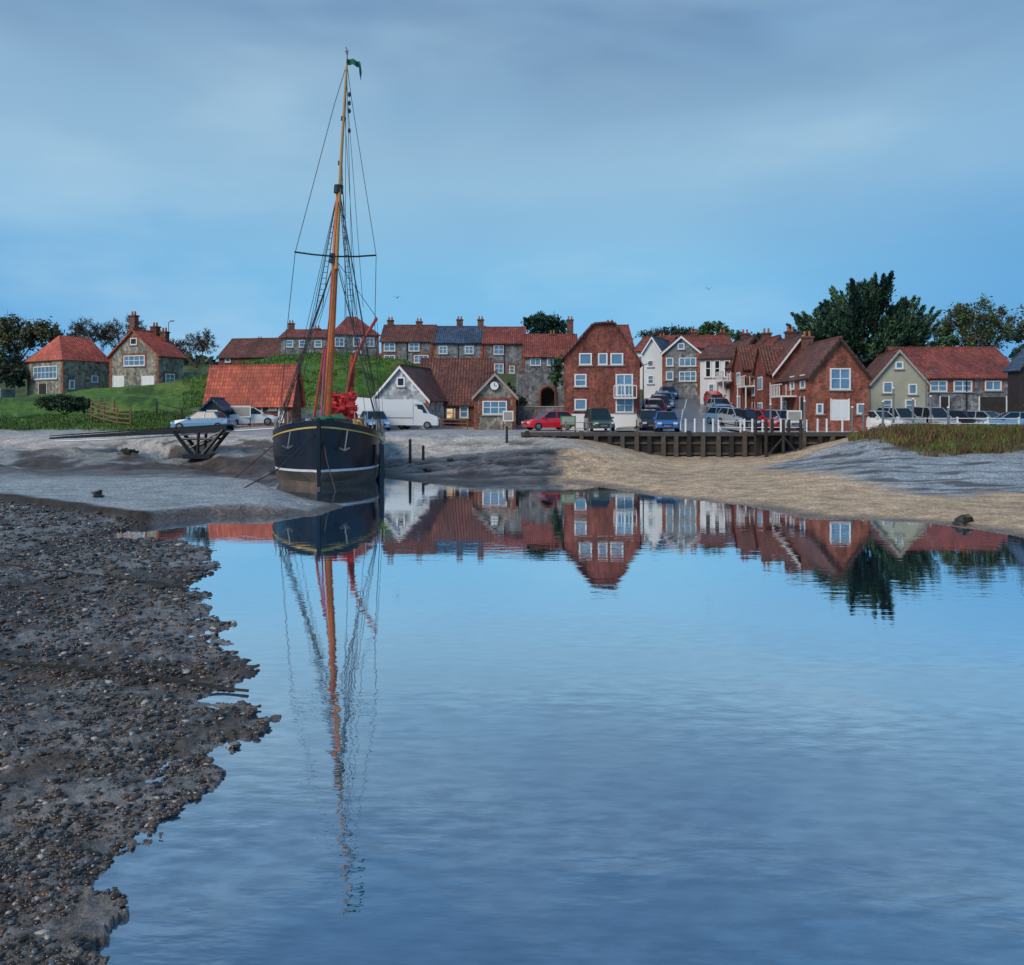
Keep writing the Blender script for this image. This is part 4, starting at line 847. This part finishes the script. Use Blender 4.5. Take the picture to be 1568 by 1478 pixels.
def cypress(name,u,d,z0,stems,env,n,seed=3):
    rr=random.Random(seed); base=Vector((X(u,d),d,z0)); e=empty(name,base); tk=MB()
    ST=[P(a,b_,d+rr.uniform(-1.5,1.5)) for a,b_ in stems]
    for s in ST: md=base.lerp(s,.4)+Vector((0,0,1.)); tk.cyl(base-Vector((0,0,.4)),md,.5,.32,8,0); tk.cyl(md,s,.32,.08,7,0)
    tips=[]
    for tu,ty,wt in env:
        for k_ in range(wt):
            tp=P(tu+rr.uniform(-5,5),ty+rr.uniform(-3,6),d); tp.y+=rr.uniform(-4.,4.)
            tips.append(tp)
    PA=[];UP=[];MI=[];m=int(n/len(tips))
    for tip in tips:
        s=min(ST,key=lambda q:(Vector((q.x,0,q.z))-Vector((tip.x,0,tip.z))).length+rr.uniform(0,1.5))
        f=.55+.35*rr.random(); st=base.lerp(s,f); st.z=min(st.z,tip.z-.6*rr.random()-.3)
        dirv=tip-st; ctrl=st.lerp(tip,.5)-Vector((0,0,.12*dirv.length))
        def bz(t): return np.array(st)*(1-t)**2+2*np.array(ctrl)*t*(1-t)+np.array(tip)*t**2
        prev=st
        for q in (.33,.66,1.): cur=Vector(bz(q)); tk.cyl(prev,cur,.09*(1.1-q)+.02,.02,4,0,False); prev=cur
        t=rng.beta(2.,1.0,m)[:,None]; sv=bz(t)
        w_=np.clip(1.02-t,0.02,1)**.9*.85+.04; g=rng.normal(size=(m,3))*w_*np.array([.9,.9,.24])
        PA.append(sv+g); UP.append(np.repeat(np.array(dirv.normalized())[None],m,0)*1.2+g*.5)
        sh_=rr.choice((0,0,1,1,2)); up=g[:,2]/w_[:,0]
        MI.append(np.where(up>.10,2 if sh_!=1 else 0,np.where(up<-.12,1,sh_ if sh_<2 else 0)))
    Pc=np.concatenate(PA); Vv,Fv=quads(Pc,.19,2.6,np.concatenate(UP)); tk.obj('trunk_and_limbs',['bark'],base,e)
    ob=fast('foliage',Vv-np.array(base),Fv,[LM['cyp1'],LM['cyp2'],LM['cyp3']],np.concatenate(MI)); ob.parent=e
stems=[(1245,495),(1272,470),(1310,452),(1342,440),(1372,470),(1398,478),(1350,500),(1300,505),(1400,520)]
env=[(1222,489,3),(1228,477,3),(1243,470,3),(1256,464,3),(1268,459,3),(1280,457,3),(1290,450,2),(1288,433,4),(1304,436,3),(1318,429,4),(1330,427,4),(1343,423,4),(1355,436,3),(1362,446,3),(1350,452,2),(1374,461,3),(1386,458,3),(1398,455,4),(1408,463,3),(1420,474,4),(1410,484,3),(1425,494,3),(1414,503,3),(1432,514,3),(1440,528,3),(1234,500,3),(1228,510,3),(1255,492,4),(1275,480,4),(1295,475,4),(1315,462,4),(1335,458,4),(1355,475,4),(1375,485,5),(1395,495,5),(1280,505,5),(1310,495,5),(1340,490,5),(1365,505,5),(1300,525,5),(1335,520,6),(1375,525,6),(1400,530,6),(1265,512,5),(1320,545,5),(1360,550,5),(1400,555,5),(1425,550,4),(1250,520,4),(1290,545,4),(1345,570,4),(1390,575,3)]
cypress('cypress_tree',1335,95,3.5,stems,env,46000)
tree('autumn_tree',1490,112,4.5,[(1468,498,3.,3.),(1500,488,3.6,3.2),(1530,502,2.6,2.6),(1450,520,2.,2.2),(1490,530,4,2.5)],9000,.22,['gr1','aut2','aut1'],.35,4,seed=4)
tree('garden_tree',1600,90,3.5,[(1575,520,2.2,3),(1600,500,3,3)],3500,.25,['cyp1','aut2'],.3,2,seed=5)
tree('holm_oak_tree',832,140,10.5,[(818,500,2.2,1.9),(835,496,2.4,1.9),(852,502,2.,1.7),(833,512,3.2,1.6)],6500,.3,['cyp1','cyp2','cyp2'],.3,0,limbs=30,seed=6)
tree('garden_tree',1098,135,8,[(1085,505,1.4,1.3),(1100,506,1.6,1.4),(1078,512,1.5,1.),(1112,514,1.4,1.2)],2600,.26,['gr1','cyp3'],.2,0,seed=7)
tree('garden_tree',1140,130,8,[(1135,518,2,1.),(1160,522,2,1.2),(1180,528,2,1.4)],2600,.26,['cyp1','cyp2'],.2,0,seed=8)
tree('garden_tree',1035,150,9,[(1000,513,3,1.),(1035,510,3.4,1.),(1060,512,2,1.)],2500,.26,['cyp2','aut2'],.2,2,seed=9)
tree('hedgerow_tree',20,112,6,[(8,508,2.6,2.2),(35,510,3.,2.2),(62,512,2.6,2),(15,540,3.6,2.8),(-25,520,4,4),(85,520,2,2)],9000,.24,['aut1','aut2','aut3'],.3,4,seed=10)
tree('dark_shrub_tree',12,96,4.6,[(5,570,2,2),(28,580,1.4,1.2)],2500,.25,['cyp2','aut2'],.2,1,seed=11)
for i,(u,d,cr) in enumerate([(128,120,[(115,515,1.7,2.),(130,510,2.,2.),(148,515,1.6,1.8)]),(190,122,[(178,510,2.2,2.2),(205,506,2,2.2),(165,520,2,1.8)]),(300,118,[(275,535,1.8,1.6),(300,530,1.8,2.),(318,525,1.4,1.8)]),(262,118,[(255,535,1.6,1.4),(240,520,1.5,1.5)])]):
    tree('bare_tree',u,d,8,cr,700,.15,['aut2','aut3'],.22,11,limbs=34,seed=20+i)
tree('hedge',100,74,2.6,[(72,618,1.1,.6),(90,618,1.2,.7),(108,620,1.2,.7),(124,622,1.,.6)],4500,.14,['cyp2','aut2','gr1'],.1,0,limbs=40,seed=31)
tree('garden_shrub',850,86,3.,[(858,560,1.,1.),(852,580,.8,.9)],1500,.16,['cyp1','gr1'],.08,0,seed=32)
tree('garden_shrub',780,84,2.6,[(780,600,.8,1.),(797,618,.7,.8)],1400,.16,['cyp2','gr1'],.08,0,seed=33)
NT=26000; xs=rng.uniform(-150,150,NT); yd=rng.uniform(165,200,NT); hh=H(xs,yd); canopy=3.2+5*(fbm(xs*.09,yd*.02,4,51)+.2)
zc_=hh+rng.uniform(0,1,NT)**.6*np.clip(canopy,1,9)
Vv,Fv=quads(np.stack([xs,yd,zc_],1),.9); fast('distant_trees',Vv,Fv,[LM['aut2'],LM['cyp2'],LM['aut1']],rng.integers(0,3,NT))
def blades(name,u0,u1,d0,d1,n,hgt,mats,wd=.012,slant=0.):
    d=rng.uniform(d0,d1,n); u=rng.uniform(u0,u1,n); x=X(u,d); cl_=fbm(x*.9,d*.9,3,61); k=(cl_+rng.uniform(-.15,.15,n)>-.06)&(d>d0+slant*np.maximum(1430-u,0)+cl_*3)
    x,d=x[k],d[k]; z=H(x,d); kk=z>.9; x,d,z=x[kk],d[kk],z[kk]; n=len(x)
    hgt=hgt*rng.uniform(.5,1.3,n)*(1+1.8*fbm(x*.6,d*.6,3,62)); a=rng.uniform(0,6.28,n); lx=rng.normal(0,.3,n)*hgt; ly=rng.normal(0,.3,n)*hgt
    p=np.stack([x,d,z-.03],1); w_=np.stack([np.cos(a),np.sin(a),0*a],1)*wd*rng.uniform(1,2.5,n)[:,None]
    t=np.stack([x+lx,d+ly,z+hgt],1); Vv=np.stack([p-w_,p+w_,t+w_*.2,t-w_*.2],1).reshape(-1,3)
    mi=np.clip(((fbm(x*.25,d*.5,3,63)+.5+rng.normal(0,.15,n))*len(mats)).astype(int),0,len(mats)-1)
    fast(name,Vv,np.arange(n*4).reshape(n,4),[LM[q] for q in mats],mi)
leafm('g1',(.11,.19,.03));leafm('g2',(.20,.11,.05));leafm('g3',(.05,.12,.018));leafm('g4',(.11,.06,.035))
blades('marsh_grass',1300,1720,44.5,56,52000,.34,['g3','g1','g4','g2','g1'],.018,.05)
blades('meadow_grass',-60,345,61,74,26000,.18,['g1','g3','g1'],.025)
blades('mound_grass',280,650,76,94,30000,.15,['g1','g3','g1'],.035)
# ---------------------------------------------------------------- light, sky
SE,SR=math.radians(38),math.radians(225)
wd=bpy.data.worlds.new('World'); sc.world=wd; wd.use_nodes=True; nt=wd.node_tree; bg=nt.nodes['Background']
sk=N(nt,'ShaderNodeTexSky'); sk.sky_type='NISHITA'; sk.sun_disc=False; sk.sun_elevation=SE; sk.sun_rotation=SR; sk.air_density=1.2; sk.dust_density=.6; sk.ozone_density=2.5
tc=N(nt,'ShaderNodeTexCoord'); sx=N(nt,'ShaderNodeSeparateXYZ'); nt.links.new(tc.outputs['Generated'],sx.inputs[0])
mp=N(nt,'ShaderNodeMapping'); mp.inputs['Scale'].default_value=(1.,1.,3.0); mp.inputs['Location'].default_value=(.35,.1,.2); nt.links.new(tc.outputs['Generated'],mp.inputs[0])
c1=N(nt,'ShaderNodeTexNoise',Scale=1.5,Detail=4.,Roughness=.45); nt.links.new(mp.outputs[0],c1.inputs['Vector'])
c2=N(nt,'ShaderNodeTexNoise',Scale=3.2,Detail=5.,Roughness=.5); nt.links.new(mp.outputs[0],c2.inputs['Vector'])
c3=N(nt,'ShaderNodeTexNoise',Scale=2.1,Detail=3.,Roughness=.5,Distortion=.4); nt.links.new(mp.outputs[0],c3.inputs['Vector'])
ramp=N(nt,'ShaderNodeValToRGB'); cr=ramp.color_ramp; el=cr.elements
stops=[(0,(128,196,238)),(.06,(112,184,232)),(.16,(122,184,224)),(.26,(150,190,216)),(.36,(150,185,210)),(.44,(130,164,195)),(.56,(86,126,172)),(.7,(66,105,160)),(1,(90,125,165))]
el[0].position=0; el[0].color=(*lin(*stops[0][1]),1); el[1].position=1; el[1].color=(*lin(*stops[-1][1]),1)
for p_,c in stops[1:-1]: q=el.new(p_); q.color=(*lin(*c),1)
nt.links.new(sx.outputs['Z'],ramp.inputs[0])
cc=mixc(nt,rng_(nt,c1.outputs[0],.38,.62,.38,0),ramp.outputs[0],lin(88,150,200))
ax_=math_(nt,'ABSOLUTE',sx.outputs[0]); side=rng_(nt,ax_,.22,.62,0,.75); low=rng_(nt,sx.outputs[2],.02,.34,1,.0)
sd=math_(nt,'MULTIPLY',side,low); cc=mixc(nt,sd,cc,lin(58,138,206))
cc=mixc(nt,rng_(nt,c2.outputs[0],.50,.76,0,.5),cc,lin(178,208,226))
hi=rng_(nt,sx.outputs[2],.26,.42,0,1.); dk_=rng_(nt,c3.outputs[0],.44,.62,0,.6); dk_=math_(nt,'MULTIPLY',dk_,hi); cc=mixc(nt,dk_,cc,lin(96,128,165))
sc10=mixc(nt,1.,cc,(10.8,10.8,10.8),'MULTIPLY')
fin=mixc(nt,.94,sk.outputs[0],sc10)
nt.links.new(fin,bg.inputs[0]); bg.inputs[1].default_value=.1
su=bpy.data.lights.new('sun','SUN'); su.energy=2.3; su.angle=math.radians(28); su.color=(1.,.88,.74)
so=bpy.data.objects.new('sun',su); COL.objects.link(so)
dv=Vector((math.sin(SR)*math.cos(SE),math.cos(SR)*math.cos(SE),math.sin(SE))); so.rotation_euler=(-dv).to_track_quat('-Z','Y').to_euler(); so.location=dv*100
cam=bpy.data.cameras.new('camera'); co=bpy.data.objects.new('camera',cam); COL.objects.link(co)
co.location=(0,0,CZ); co.rotation_euler=(math.radians(90),0,0); cam.sensor_width=36; cam.lens=36*F/1568.; cam.shift_y=-(739-HY)/1568.; cam.clip_end=6000; cam.clip_start=.05
sc.camera=co
sc.view_settings.view_transform='Standard'
try: sc.view_settings.look='None'
except Exception: pass
